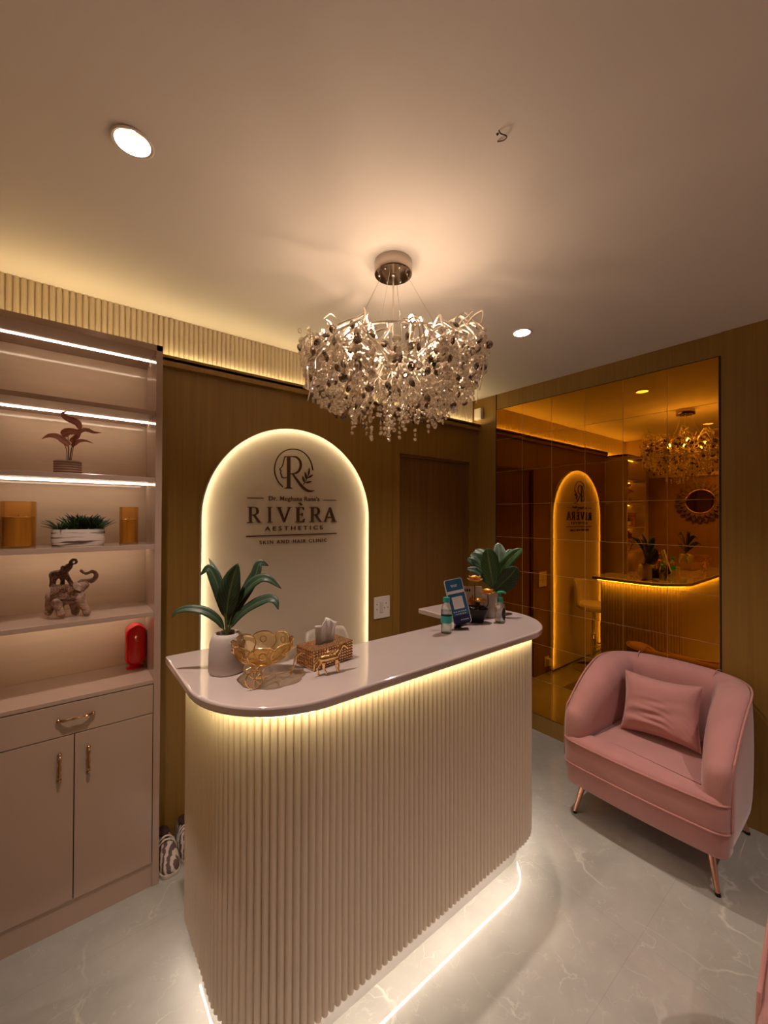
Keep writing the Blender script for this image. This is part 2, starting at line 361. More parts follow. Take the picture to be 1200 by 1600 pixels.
struct(MB().box(XL-.1, XR+.1, YF, YF+.1, 0, H+.1).build('wall_front', M_wood, smooth=False))
struct(MB().box(XR, XR+.1, YB, YF, 0, H+.1).build('wall_right', M_wood, smooth=False))
struct(MB().box(XR-.008, XR, .30, .597, 0, H).box(XR-.008, XR, -.9, .296, 0, H).box(XR-.008, XR, YB, -.904, 0, H).build('trim_1', M_wood, smooth=False))
struct(MB().box(XL-.1, XL, YB, YF, 0, 2.11).build('wall_left', M_wood, smooth=False))
struct(MB().box(XL-.1, XL, YB, YF, 2.11, H+.1).box(XL, XL+.012, YB, 2.0, 2.09, 2.115).build('trim_2', mat('beige_wall_paint', (.52, .38, .24), .6), smooth=False))
struct(MB().box(XL-.1, XR+.1, YB-.1, YB, 0, H+.1).build('wall_back', mat('back_wall_paint', (.45, .33, .25), .6), smooth=False))
# wood panelling in front of the front wall, with the door opening
DX0, DX1, DZ = 1.92, 2.70, 2.055
LZ = 2.385            # ledge top
p = MB()
p.box(.345, 1.853, PY, YF, 0, LZ-.04)
p.box(1.856, DX0, PY, YF, 0, LZ-.04)
p.box(DX0, DX1, PY, YF, DZ, LZ-.04)
p.box(DX1, XR, PY, YF, 0, LZ-.04)
struct(p.build('wall_panelling', M_wood, smooth=False))
struct(MB().box(.345, XR, PY-.03, YF-.03, LZ-.055, LZ-.012).box(.345, XR, PY-.03, PY-.018, LZ-.03, LZ).build('trim_3', M_wood, smooth=False, bevel=.002))
struct(MB().box(XL, .345, YF-.16, YF-.03, LZ-.055, LZ-.05).build('trim_4', M_lam, smooth=False))
d = struct(MB().box(DX0+.004, DX1-.004, YF-.03, YF, .01, DZ-.004).build('door_1', M_door, smooth=False))
MB().box(DX0, DX0+.018, PY+.01, YF-.03, 0, DZ).box(DX1-.018, DX1, PY+.01, YF-.03, 0, DZ).box(DX0, DX1, PY+.01, YF-.03, DZ-.018, DZ).build('door_frame', M_door, d, smooth=False)
# fluted cove board above the ledge
pitch = .0235; pts = []; x = XL
def flute_row(x0, x1, y, pitch, depth, seg=5):
    out = []; x = x0
    while x < x1-1e-4:
        for k in range(seg):
            t = k/seg; out.append((x+pitch*t, y-depth*sqrt(max(0, 1-(2*t-1)**2))))
        x += pitch
    return out
fr = flute_row(XL, XR-.012, YF-.010, pitch, .011, 6)
struct(MB().prism([(XR-.01, YF)]+[(XL, YF)]+fr, LZ-.05, H).build('trim_5', M_flute, angle=50))
struct(MB().box(XR-.003, XR, 2.052, 2.062, 0, H).build('trim_6', M_gap, smooth=False))
# baseboard under the mirror
struct(MB().box(XR-.010, XR, .605, 2.05, 0, .118).build('baseboard_right', M_wood, smooth=False))
m_ = emis('cove_led', WARM_LED, COVE)
t = thing('cove_light_strip', 'long warm LED strip hidden on the ledge under the fluted board', 'light strip', (1.2, YF-.05, LZ))
MB().box(.36, XR-.02, YF-.034, YF-.026, LZ-.004, LZ+.002).build('strip', m_, t, smooth=False)
t = thing('cove_light_strip', 'short warm LED strip above the shelving cabinet', 'light strip', (0, YF-.05, LZ))
MB().box(XL+.02, .33, YF-.040, YF-.030, LZ-.035, LZ-.028).build('strip', m_, t, smooth=False)

# ------------------------------------------------------------------ amber mirror made of square tiles
t = thing('wall_mirror', 'large amber tinted mirror of square tiles behind the pink armchair', 'mirror', (XR, 1.33, .127))
b = MB(); ys = [.607+i*.2405 for i in range(7)]; zs = [.122+i*.2623 for i in range(9)]+[2.47]
for i in range(6):
    for j in range(9):
        y0, y1, z0, z1 = ys[i]+.0002, ys[i+1]-.0002, zs[j]+.0002, zs[j+1]-.0002; e = .0010
        ax, az = random.uniform(-1, 1)*.0012, random.uniform(-1, 1)*.0009
        # random groups of tiles share a plane so some joints nearly vanish
        X = lambda y, z: XR-.009+ax*(y-(y0+y1)/2)+az*(z-(z0+z1)/2)
        vo = [(XR-.006, y0, z0), (XR-.006, y1, z0), (XR-.006, y1, z1), (XR-.006, y0, z1)]
        vi = [(X(y, z), y, z) for y, z in ((y0+e, z0+e), (y1-e, z0+e), (y1-e, z1-e), (y0+e, z1-e))]
        b.cur = 0; b.add(vi, [(3, 2, 1, 0)])
        b.cur = 1; b.add(vo+vi, [(0, 1, 5, 4), (1, 2, 6, 5), (2, 3, 7, 6), (3, 0, 4, 7)])
b.build('mirror_tiles', [M_mirror, M_seam], t, smooth=False)
MB().box(XR-.006, XR-.0005, .600, 2.052, .118, 2.474).build('backing', M_gap, t, smooth=False)

# ------------------------------------------------------------------ downlights
M_dl = emis('downlight_lamp', (1, .93, .92), 14); M_dlr = mat('downlight_reflector', (.50, .32, .26), .45)
desc = ['white recessed downlight in the ceiling above the shelving cabinet', 'white recessed downlight in the ceiling right of the chandelier', 'recessed downlight in the ceiling behind the viewer on the left', 'recessed downlight in the ceiling behind the viewer on the right', 'recessed downlight in the ceiling at the back of the room']
for (x, y), ds in zip(LIGHTS, desc):
    t = thing('recessed_downlight', ds, 'ceiling light', (x, y, H), 'recessed downlights in the ceiling')
    MB().lathe([(.0445, 0.03), (.0445, -.001), (.050, -.001), (.052, -.004), (.048, -.006), (.042, -.004), (.041, 0), (.041, .03)], (x, y, H), 40, capb=False, capt=False).build('trim_ring', M_white, t)
    MB().lathe([(.041, 0), (.026, .040), (.018, .048)], (x, y, H), 32, capb=False, capt=False).build('reflector', M_dlr, t)
    MB().lathe([(.001, .044), (.019, .044), (.019, .050), (.001, .050)], (x, y, H), 24).build('lamp', M_dl, t)
    l = bpy.data.lights.new('downlight_beam', 'AREA'); l.shape = 'DISK'; l.size = .034; l.energy = DOWN_W; l.color = DOWN_COL; l.spread = radians(125)
    lo = bpy.data.objects.new('downlight_beam', l); C.objects.link(lo); lo.parent = t; lo.location = (0, 0, .0425); lo.visible_camera = True

# ------------------------------------------------------------------ shelving cabinet
CX0, CX1, CY0, CY1, CT = -.255, .34, 2.0, 2.295, 2.34
cab = thing('shelving_cabinet', 'tall beige shelving cabinet with lit shelves above a drawer and two doors', 'cabinet', ((CX0+CX1)/2, CY0, 0))
MB().box(CX0, CX1, CY1-.0, CY1+.012, .888, CT-.001).build('back_panel', M_lamg, cab, smooth=False)
MB().box(CX1-.026, CX1, CY0, PY-.001, 0, CT).build('side_panel', M_lam, cab, smooth=False, bevel=.0015)
MB().box(CX0, CX0+.026, CY0, CY1, 0, CT).build('side_panel', M_lam, cab, smooth=False, bevel=.0015)
MB().box(CX0, CX1, CY0, CY1, CT-.026, CT).build('top_panel', M_lam, cab, smooth=False, bevel=.0015)
MB().box(CX0+.026, CX1-.026, CY0+.006, CY1, 0, .10).build('plinth', M_lam, cab, smooth=False)
MB().box(CX0+.026, CX1-.026, CY0+.03, CY1, .10, .865).build('carcass', M_gap, cab, smooth=False)
MB().box(CX0+.026, CX1-.026, CY0, CY1, .872, .888).build('worktop', M_lam, cab, smooth=False, bevel=.001)
DA, DB = CX0+.0285, CX1-.0285; DM = .043
dr = MB().box(DA, DB, CY0, CY0+.02, .747, .868).build('drawer', M_lam, cab, smooth=False, bevel=.001)
def pull(b, a, c, out):       # ornate cabinet pull from a to c
    a = Vector(a); c = Vector(c); o = Vector(out); n = 12; pts = []; rs = []
    for i in range(n+1):
        t = i/n; pts.append(a.lerp(c, t)+o*(1-abs(2*t-1)**5)*.9+o*.1); rs.append(.0038+.0026*abs(sin(pi*t*3))*(1 if .1 < t < .9 else .4))
    b.tube([a]+pts+[c], [.004]+rs+[.004], 8)
    for q in (a, c): b.ball(q+o*.35, .0075, 10, 8); b.tube([q, q+o*.4], .006, 10)
    b.ball(a.lerp(c, .5)+o, .0052, 8, 6)
    return b
pull(MB(), (DM-.05, CY0, .811), (DM+.058, CY0, .811), (0, -.019, 0)).build('pull_handle', M_brass, dr)
d1 = MB().box(DA, DM-.0015, CY0, CY0+.02, .1035, .7435).build('door', M_lam, cab, smooth=False, bevel=.001)
pull(MB(), (DM-.045, CY0, .585), (DM-.045, CY0, .680), (0, -.019, 0)).build('pull_handle', M_brass, d1)
d2 = MB().box(DM+.0015, DB, CY0, CY0+.02, .1035, .7435).build('door', M_lam, cab, smooth=False, bevel=.001)
pull(MB(), (DM+.045, CY0, .585), (DM+.045, CY0, .680), (0, -.019, 0)).build('pull_handle', M_brass, d2)
M_sled = emis('shelf_led', NEUT_LED, SHELF)
SH = [2.052, 1.762, 1.471, 1.181]
for z in SH:
    s = MB().box(CX0+.026, CX1-.026, CY0+.004, CY1, z-.019, z).build('shelf', M_lam, cab, smooth=False, bevel=.001)
for z, y in zip([CT-.026, SH[0]-.019, SH[1]-.019, SH[2]-.019, SH[3]-.019], (2.155, 2.19, 2.19, 2.19, 2.19)):
    MB().box(CX0+.028, CX1-.028, y-.004, y+.004, z-.004, z-.0005).build('shelf_light', M_sled, cab, smooth=False)
t = MB().box(XL, CX0-.001, CY0+.01, CY0+.03, 0, CT).build('trim_7', M_lam, smooth=False); struct(t)

# ------------------------------------------------------------------ reception counter
cn = thing('reception_counter', 'curved cream reception counter with reeded front, quartz top and glowing base', 'counter', (1.1, 1.3, 0))
def arc(cx, cy, r, a0, a1, n): return [(cx+r*cos(radians(a0+(a1-a0)*i/n)), cy+r*sin(radians(a0+(a1-a0)*i/n))) for i in range(n+1)]
def outline(ins, n=24, right=0):
    r1 = .31-ins; r2 = .29-ins-right*0
    P = [(.30+ins, 1.68-ins*1.0)]+[(.30+ins, 1.32)]+arc(.61, 1.32, r1, 180, 270, n)[1:]
    P += arc(1.64, 1.30, r2, -90, 0, n)
    P += [(1.93-ins, 1.68-ins)]
    return P
slab = outline(0)+[(1.57, 1.68), (1.57, 1.37), (.62, 1.37), (.62, 1.68)]
MB().prism(slab, 1.051, 1.08).build('countertop', M_slab, cn, bevel=.007, bseg=3, angle=30)
# reeded skin
base = [(.36, 1.63), (.36, 1.30)]+arc(.61, 1.30, .25, 180, 270, 30)[1:]+arc(1.62, 1.30, .25, -90, 0, 30)+[(1.87, 1.63)]
def resample(P, step):
    P = [Vector((*p, 0)) for p in P]; L_ = [0]
    for a, b2 in zip(P, P[1:]): L_.append(L_[-1]+(b2-a).length)
    n = round(L_[-1]/step); out = []
    k = 0
    for i in range(n+1):
        s_ = L_[-1]*i/n
        while k < len(P)-2 and L_[k+1] < s_: k += 1
        f = (s_-L_[k])/(L_[k+1]-L_[k]); q = P[k].lerp(P[k+1], f); tg = (P[k+1]-P[k]).normalized(); out.append((q, Vector((tg.y, -tg.x, 0))))
    return out
RS = 8; rp = resample(base, .0225/RS); outer = []
for i, (q, nn) in enumerate(rp):
    ph = (i % RS)/RS; bump_ = sqrt(max(0, 1-(2*ph-1)**2))
    outer.append(tuple((q+nn*(-.011+.0135*bump_)).xy))
body = outer+[(1.825, 1.63), (1.825, 1.345), (.405, 1.345), (.405, 1.63)]
MB().prism(body, .130, 1.051).build('reeded_body', M_reed, cn, angle=50)
pl = [(.425, 1.60), (.425, 1.30)]+arc(.61, 1.30, .185, 180, 270, 16)[1:]+arc(1.62, 1.30, .185, -90, 0, 16)+[(1.805, 1.60), (1.775, 1.60), (1.775, 1.33), (.455, 1.33), (.455, 1.60)]
MB().prism(pl, 0, .130).build('plinth', M_plinth, cn)
def ribbon(P, w_, z0, z1):
    rp = resample(P, .03); b = MB(); A = [(q+nn*w_/2) for q, nn in rp]; B_ = [(q-nn*w_/2) for q, nn in rp]; n = len(A)
    vs = [(a.x, a.y, z0) for a in A]+[(a.x, a.y, z0) for a in B_]+[(a.x, a.y, z1) for a in A]+[(a.x, a.y, z1) for a in B_]
    fs = []
    for i in range(n-1): fs += [(i, i+1, n+i+1, n+i), (2*n+i, 3*n+i, 3*n+i+1, 2*n+i+1), (i, 2*n+i, 2*n+i+1, i+1), (n+i, n+i+1, 3*n+i+1, 3*n+i)]
    b.add(vs, fs); return b
up = [(.317, 1.64), (.317, 1.32)]+arc(.61, 1.32, .293, 180, 270, 24)[1:]+arc(1.64, 1.30, .273-.01, -90, 0, 24)+[(1.903, 1.64)]
ribbon(up, .006, 1.0465, 1.0505).build('light_strip', emis('under_top_led', WARM_LED, UNDER), cn, smooth=False)
lo_ = [(.41, 1.60), (.41, 1.30)]+arc(.61, 1.30, .20, 180, 270, 16)[1:]+arc(1.62, 1.30, .20, -90, 0, 16)+[(1.82, 1.60)]
ribbon(lo_, .0045, .1250, .1295).build('light_strip', emis('foot_led', FOOT_LED, FOOT), cn, smooth=False)

# ------------------------------------------------------------------ arch sign
AX, AR, AZ, AY = 1.086, .528, 1.58, 2.212
sg = thing('arch_sign', 'tall white backlit arch sign with bronze logo and lettering on the wood wall', 'sign', (AX, PY, .02))
def archpts(r, z0, n=48): return [(AX-r, z0), (AX+r, z0)]+[(AX+r*cos(pi*i/n), AZ+r*sin(pi*i/n)) for i in range(n+1)]
def trans_mat():
    m = bpy.data.materials.new('opal_acrylic'); m.use_nodes = True; nt = m.node_tree; N = nt.nodes; L = nt.links; N.clear()
    o = N.new('ShaderNodeOutputMaterial'); df = N.new('ShaderNodeBsdfDiffuse'); df.inputs[0].default_value = (.82, .70, .56, 1)
    tr = N.new('ShaderNodeBsdfTranslucent'); tr.inputs[0].default_value = (.85, .78, .66, 1); g = N.new('ShaderNodeBsdfGlossy'); g.inputs[0].default_value = (1, 1, 1, 1); g.inputs[1].default_value = .08
    a = N.new('ShaderNodeMixShader'); a.inputs[0].default_value = .30; L.new(df.outputs[0], a.inputs[1]); L.new(tr.outputs[0], a.inputs[2])
    fr_ = N.new('ShaderNodeFresnel'); fr_.inputs[0].default_value = 1.48; b = N.new('ShaderNodeMixShader'); L.new(fr_.outputs[0], b.inputs[0]); L.new(a.outputs[0], b.inputs[1]); L.new(g.outputs[0], b.inputs[2])
    L.new(b.outputs[0], o.inputs[0]); return m
M_opal = trans_mat()
b = MB(); P_ = archpts(AR, .02); b.add([(x, AY, z) for x, z in P_], [tuple(range(len(P_)))]); b.build('face_panel', M_opal, sg, smooth=False, recalc=False)
# opal return edge around the face
b = MB(); n = len(P_); b.add([(x, AY, z) for x, z in P_]+[(x, AY+.006, z) for x, z in P_], [(i, (i+1) % n, (i+1) % n+n, i+n) for i in range(n)]); b.build('acrylic_edge', M_opal, sg)
b = MB(); b.add([(x, AY+.006, z) for x, z in P_]+[(x, PY, z) for x, z in P_], [(i, (i+1) % n, (i+1) % n+n, i+n) for i in range(n)]); b.build('housing', mat('sign_housing', (.75, .68, .58), .5), sg, smooth=True)
b = MB(); Q = archpts(AR-.008, .05); b.tube([(x, AY+.016, z) for x, z in Q[1:]+[Q[0]]], .0035, 6)
b.build('light_strip', emis('arch_led', ARCH_LED, ARCH), sg)
b = MB(); b.add([(x, PY-.001, z) for x, z in archpts(AR-.001, .021)], [tuple(range(n))]); b.build('back_plate', mat('sign_back', (.72, .66, .58), .6), sg, smooth=False)
# lettering, unprojected from the photograph onto the sign plane
LY = AY-.001
def sp(x, y):                 # detail-crop coordinates -> (x,z) on the sign
    q = on(380+x*.13333, 690+y*.13333, 'y', LY); return (q.x, q.z)
def letter(name, polys, y0=LY-.006, y1=LY, parent=sg):
    b = MB()
    for P in polys: b.slabxz([sp(*p) for p in P], y0, y1)
    return b.build(name, M_bronze, parent, smooth=False)
def stroke(b, pts, w_, n=20, y=LY-.003, smooth=True, ww=None):   # flat raised stroke
    C3 = [Vector((*sp(*p), 0)) for p in pts]; C3 = catmull(C3, n) if smooth else C3
    A = []; B_ = []
    for i, p in enumerate(C3):
        tg = (C3[min(i+1, len(C3)-1)]-C3[max(i-1, 0)]).normalized(); nn = Vector((-tg.y, tg.x, 0)); k = ww(i/(len(C3)-1)) if ww else 1
        A.append((p+nn*w_/2*k)); B_.append((p-nn*w_/2*k))
    for i in range(len(A)-1):
        b.slabxz([(A[i].x, A[i].y), (A[i+1].x, A[i+1].y), (B_[i+1].x, B_[i+1].y), (B_[i].x, B_[i].y)], y-.003, y+.003)
    return b
# ring (open at lower right), then the face profile, the big R, the sprig
b = MB(); cxr, czr = 590, 325
stroke(b, [(462, 532), (405, 465), (371, 380), (366, 300), (390, 210), (440, 140), (510, 100), (590, 90), (670, 108), (740, 160), (790, 240), (815, 340)], .0058, 60).build('emblem_ring', M_bronze, sg, smooth=False)
b = MB(); stroke(b, [(500, 172), (482, 190), (472, 230), (462, 270), (448, 300), (425, 325), (440, 342), (436, 368), (446, 392), (456, 422), (505, 424)], .0048, 40).build('face_outline', M_bronze, sg, smooth=False)
b = MB()
P = [(510, 172), (550, 172), (550, 535), (575, 545), (575, 552), (480, 552), (480, 545), (510, 535)]; b.slabxz([sp(*p) for p in P], LY-.006, LY)
P = [(470, 172), (512, 172), (512, 182), (490, 182)]; b.slabxz([sp(*p) for p in P], LY-.006, LY)
stroke(b, [(548, 178), (610, 180), (655, 215), (672, 270), (655, 335), (610, 372), (552, 378)], .0098, 30, ww=lambda t: .55+.95*sin(pi*t)**1.2)
stroke(b, [(575, 378), (620, 440), (680, 520), (740, 570), (790, 582), (828, 574)], .0115, 24, ww=lambda t: .2+1.2*sin(pi*(t*.85+.12)))
b.build('emblem_letter', M_bronze, sg, smooth=False)
b = MB(); stroke(b, [(700, 505), (735, 450), (765, 370)], .003, 12)
for (a_, c_) in (((716, 480), (692, 405)), ((738, 445), (722, 355)), ((762, 400), (772, 308)), ((750, 430), (816, 388)), ((722, 485), (798, 468))):
    stroke(b, [a_, ((a_[0]+c_[0])/2, (a_[1]+c_[1])/2), c_], .0115, 10, ww=lambda t: .08+sin(pi*t))
b.build('leaf_sprig', M_bronze, sg, smooth=False)
letter('divider_line', [[(45, 655), (235, 660), (235, 668), (45, 666)]]); letter('divider_line', [[(935, 682), (1088, 684), (1088, 690), (935, 688)]])
letter('divider_line', [[(32, 1104), (1090, 1070), (1090, 1081), (32, 1118)]])
# RIVERA in serif capitals: strokes on a unit grid, (u right 0..1, v up 0..1)
def word_serif():
    cells = dict(R1=(45, 215), I=(270, 345), V=(385, 565), E=(605, 715), R2=(775, 925), A=(935, 1088))
    top = lambda x: 764+(x-45)*(766-760)/1000; bot = lambda x: 952-(x-45)*(952-940)/1043
    def q(cell, u, v):
        x = cell[0]+(cell[1]-cell[0])*u; return (x, bot(x)+(top(x)-bot(x))*v)
    G = {
     'R': [[(.0, 0), (.40, 0), (.40, .04), (.30, .05), (.30, .95), (.40, .96), (.40, 1), (.0, 1), (.0, .96), (.12, .95), (.12, .05), (.0, .04)],
           [(.30, 1), (.52, 1), (.52, .95), (.30, .95)], [(.52, 1), (.72, .93), (.80, .76), (.62, .74), (.60, .88), (.52, .95)], [(.80, .76), (.76, .58), (.58, .48), (.50, .53), (.60, .60), (.62, .74)],
           [(.58, .48), (.30, .46), (.30, .52), (.50, .53)], [(.38, .47), (.56, .48), (.90, .04), (1.0, .03), (1.0, 0), (.76, 0)]],
     'I': [[(.12, 0), (.88, 0), (.88, .04), (.66, .05), (.66, .95), (.88, .96), (.88, 1), (.12, 1), (.12, .96), (.34, .95), (.34, .05), (.12, .04)]],
     'V': [[(0, 1), (.36, 1), (.36, .96), (.26, .95), (.52, .22), (.50, 0), (.46, 0), (.08, .95), (0, .96)], [(.50, 0), (.52, .22), (.80, .95), (.70, .96), (.70, 1), (1, 1), (1, .96), (.90, .95), (.55, 0)]],
     'E': [[(0, 0), (.44, 0), (.44, 1), (0, 1), (0, .96), (.16, .95), (.16, .05), (0, .04)], [(.44, 0), (.95, 0), (1, .24), (.93, .24), (.80, .06), (.44, .06)], [(.44, 1), (.92, 1), (.94, .80), (.88, .80), (.76, .94), (.44, .94)], [(.44, .54), (.76, .54), (.76, .48), (.44, .48)], [(.72, .62), (.80, .62), (.80, .40), (.72, .40)]],
     'A': [[(0, 0), (.28, 0), (.28, .04), (.20, .05), (.47, .80), (.50, 1), (.46, 1), (.08, .05), (0, .04)], [(.50, 1), (.56, 1), (.92, .05), (1, .04), (1, 0), (.62, 0), (.62, .04), (.72, .05), (.46, .78)], [(.24, .34), (.66, .34), (.66, .28), (.22, .28)]]}
    for k, (cell) in cells.items():
        b = MB()
        for P in G[k[0]]: b.slabxz([sp(*q(cell, u, v)) for u, v in P], LY-.008, LY)
        if k == 'E': b.slabxz([sp(*p) for p in ((640, 722), (668, 716), (692, 745), (682, 748))], LY-.008, LY)
        b.build('raised_letter', M_bronze, sg, smooth=False)
word_serif()
def text_line(txt, p0, p1, size, name, space=1, off=0, ext=.0025, parent=None, mm=None, plane=None):
    cu = bpy.data.curves.new('t', 'FONT'); cu.body = txt; cu.size = 1; cu.space_character = space; cu.extrude = 0; cu.offset = off
    ob = bpy.data.objects.new('t', cu); C.objects.link(ob); bpy.context.view_layer.update()
    me = bpy.data.meshes.new_from_object(ob); xs_ = [v.co.x for v in me.vertices]; x0, x1 = min(xs_), max(xs_); C.objects.unlink(ob); bpy.data.objects.remove(ob)
    return me, x0, x1
def sign_text(txt, L_, R_, cap, name, space, off=0, bold=False):
    me, x0, x1 = text_line(txt, L_, R_, 1, name, space, off)
    a = Vector((*sp(*L_), 0)); c = Vector((*sp(*R_), 0)); sx_ = (c-a).length/(x1-x0); dr_ = (c-a).normalized(); h = sp(L_[0], L_[1]-cap)[1]-a.y; capu = .70
    # one raised piece per character: group loose islands whose x ranges overlap
    par = list(range(len(me.vertices)))
    def find(i):
        while par[i] != i: par[i] = par[par[i]]; i = par[i]
        return i
    for e in me.edges:
        i, j = find(e.vertices[0]), find(e.vertices[1])
        if i != j: par[i] = j
    isl = {}
    for v in me.vertices: isl.setdefault(find(v.index), []).append(v.index)
    rng = sorted(((min(me.vertices[i].co.x for i in L), max(me.vertices[i].co.x for i in L), L) for L in isl.values()), key=lambda q: q[0])
    groups = []
    for lo, hi, L in rng:
        if groups and lo < groups[-1][0]-.02: groups[-1][0] = max(groups[-1][0], hi); groups[-1][1] += L
        else: groups.append([hi, list(L)])
    for hi, L in groups:
        S = set(L); idx = {i: k for k, i in enumerate(L)}; vs = []
        for i in L:
            v = me.vertices[i]; X, Z = (v.co.x-x0)*sx_, v.co.y/capu*h; vs.append(Vector((a.x+dr_.x*X, LY-.004, a.y+dr_.y*X+Z)))
        fs = [tuple(idx[i] for i in p.vertices) for p in me.polygons if p.vertices[0] in S]
        b = MB(); b.add(vs, fs); b.build(name, M_bronze, sg, smooth=False, solid=.004)
sign_text("Dr. Meghana Rane's", (298, 690), (888, 697), 52, 'raised_letter', 1.06, .004)
sign_text("AESTHETICS", (250, 1045), (928, 1028), 50, 'raised_letter', 1.55, .012)
sign_text("SKIN AND HAIR CLINIC", (188, 1203), (975, 1172), 42, 'raised_letter', 1.4, .012)

# ------------------------------------------------------------------ sockets and switches
t = thing('switch_plate', 'white switch and socket plate on the wood wall right of the arch sign', 'switch', (1.76, PY, .96))
MB().box(1.685, 1.825, PY-.008, PY, .885, 1.035).build('plate', M_white, t, smooth=False, bevel=.003)
MB().box(1.735, 1.765, PY-.012, PY-.007, .925, 1.0).build('rocker', mat('rocker_white', (.62, .55, .48), .3), t, smooth=False, bevel=.002)
for dx, dz in ((.79, .985), (.775, .955), (.805, .955), (.71, .985), (.71, .95)): MB().box(1+dx-.003, 1+dx+.003, PY-.0088, PY-.0078, dz-.004, dz+.004).build('socket_hole', M_gap, t, smooth=False)
t = thing('junction_box', 'small white box high on the wood wall at the mirror corner', 'box', (XR, 2.22, 2.42))
MB().box(XR-.035, XR, 2.19, 2.26, 2.42, 2.515).build('housing', M_white, t, smooth=False, bevel=.003)
MB().box(XR-.037, XR-.034, 2.20, 2.25, 2.43, 2.505).build('cover', M_white, t, smooth=False, bevel=.001)
t = thing('plug_adapter', 'small white plug adapter low on the wall beside the door', 'plug', (1.64, PY, .12))
MB().box(1.66, 1.71, PY-.045, PY, .08, .15).build('body', M_white, t, smooth=False, bevel=.004)
MB().box(1.645, 1.725, PY-.006, PY, .065, .165).build('plate', M_white, t, smooth=False, bevel=.002)
# loose wire end in the ceiling
t = thing('ceiling_wire', 'short loose brown wire poking out of the ceiling', 'wire', (.894, .633, H))
MB().tube(catmull([(.880, .64, H), (.884, .637, H-.008), (.893, .63, H-.012), (.903, .632, H-.010), (.908, .645, H-.006), (.902, .660, H-.002)], 14), .0016, 6).build('wire', mat('brown_wire', (.12, .05, .02), .6), t)
MB().ball((.8855, .648, H), .0035, 8, 6).build('hole_plug', M_gap, t)

# ------------------------------------------------------------------ bar stool
sx_, sy_ = 1.20, 2.0
t = thing('bar_stool', 'cream bar stool with chrome column behind the counter in front of the arch sign', 'stool', (sx_, sy_, 0))
MB().lathe([(.001, 0), (.19, 0), (.195, .006), (.18, .014), (.06, .024), (.035, .04), (.001, .04)], (sx_, sy_, 0), 40).build('base', M_chrome, t)
MB().lathe([(.028, .03), (.028, .36), (.024, .365), (.018, .37), (.018, .62)], (sx_, sy_, 0), 24).build('column', M_chrome, t)
b = MB(); b.tube([(sx_+.16*cos(a), sy_-.02+.13*sin(a), .28) for a in [radians(200+14*i) for i in range(11)]], .009, 8); b.tube([(sx_+.0, sy_, .28), (sx_, sy_-.15, .28)], .009, 8)
b.build('footrest', M_chrome, t)
b = MB(); pr = []
b.lathe([(.001, 0), (.14, 0), (.165, .02), (.17, .045), (.16, .065), (.13, .075), (.001, .078)], (sx_, sy_, .62), 32, sx=1, sy=.95); b.build('seat', M_seatw, t)
# curved backrest with rounded corners
b = MB(); nu, nv = 20, 12; vs = []
for i in range(nu+1):
    a = radians(90-62+124*i/nu)
    for j in range(nv+1):
        v = j/nv; k = abs(2*i/nu-1); corner = max(0, (k-.75)/.25); z = .66+(.265-.07*corner**2)*v
        r = .150+.015*v; vs.append((sx_+.03+r*.98*cos(a), sy_+.015+r*.9*sin(a), z))
b.add(vs, [(i*(nv+1)+j, (i+1)*(nv+1)+j, (i+1)*(nv+1)+j+1, i*(nv+1)+j+1) for i in range(nu) for j in range(nv)])
b.build('backrest', M_seatw, t, solid=.022)

# ------------------------------------------------------------------ sunburst wall mirror on the left wall
cy_, cz_ = 1.46, 1.78
t = thing('sunburst_mirror', 'round sunburst mirror with petal frame on the left wall', 'mirror', (XL, cy_, cz_))
b = MB(); n = 48; b.add([(XL+.022, cy_, cz_)]+[(XL+.022, cy_+.14*cos(2*pi*k/n), cz_+.14*sin(2*pi*k/n)) for k in range(n)], [(0, 1+k, 1+(k+1) % n) for k in range(n)]); b.build('glass', M_rmir, t, smooth=False)
MB().tube([(XL+.022, cy_+.145*cos(2*pi*k/n), cz_+.145*sin(2*pi*k/n)) for k in range(n)], .008, 8, closed=True).build('rim', M_gold, t)
b = MB()
for ring, (r0, r1, cnt, xo) in enumerate(((.14, .215, 22, .018), (.16, .26, 22, .010))):
    for k in range(cnt):
        a = 2*pi*(k+.5*ring)/cnt; dv = Vector((0, cos(a), sin(a))); c0 = Vector((XL+xo, cy_, cz_))
        b.leaf([c0+dv*r0, c0+dv*(r0+r1)/2+Vector((.006, 0, 0)), c0+dv*r1], .045, (1, 0, 0), n=6)
b.build('petal_frame', M_art, t, solid=.005)

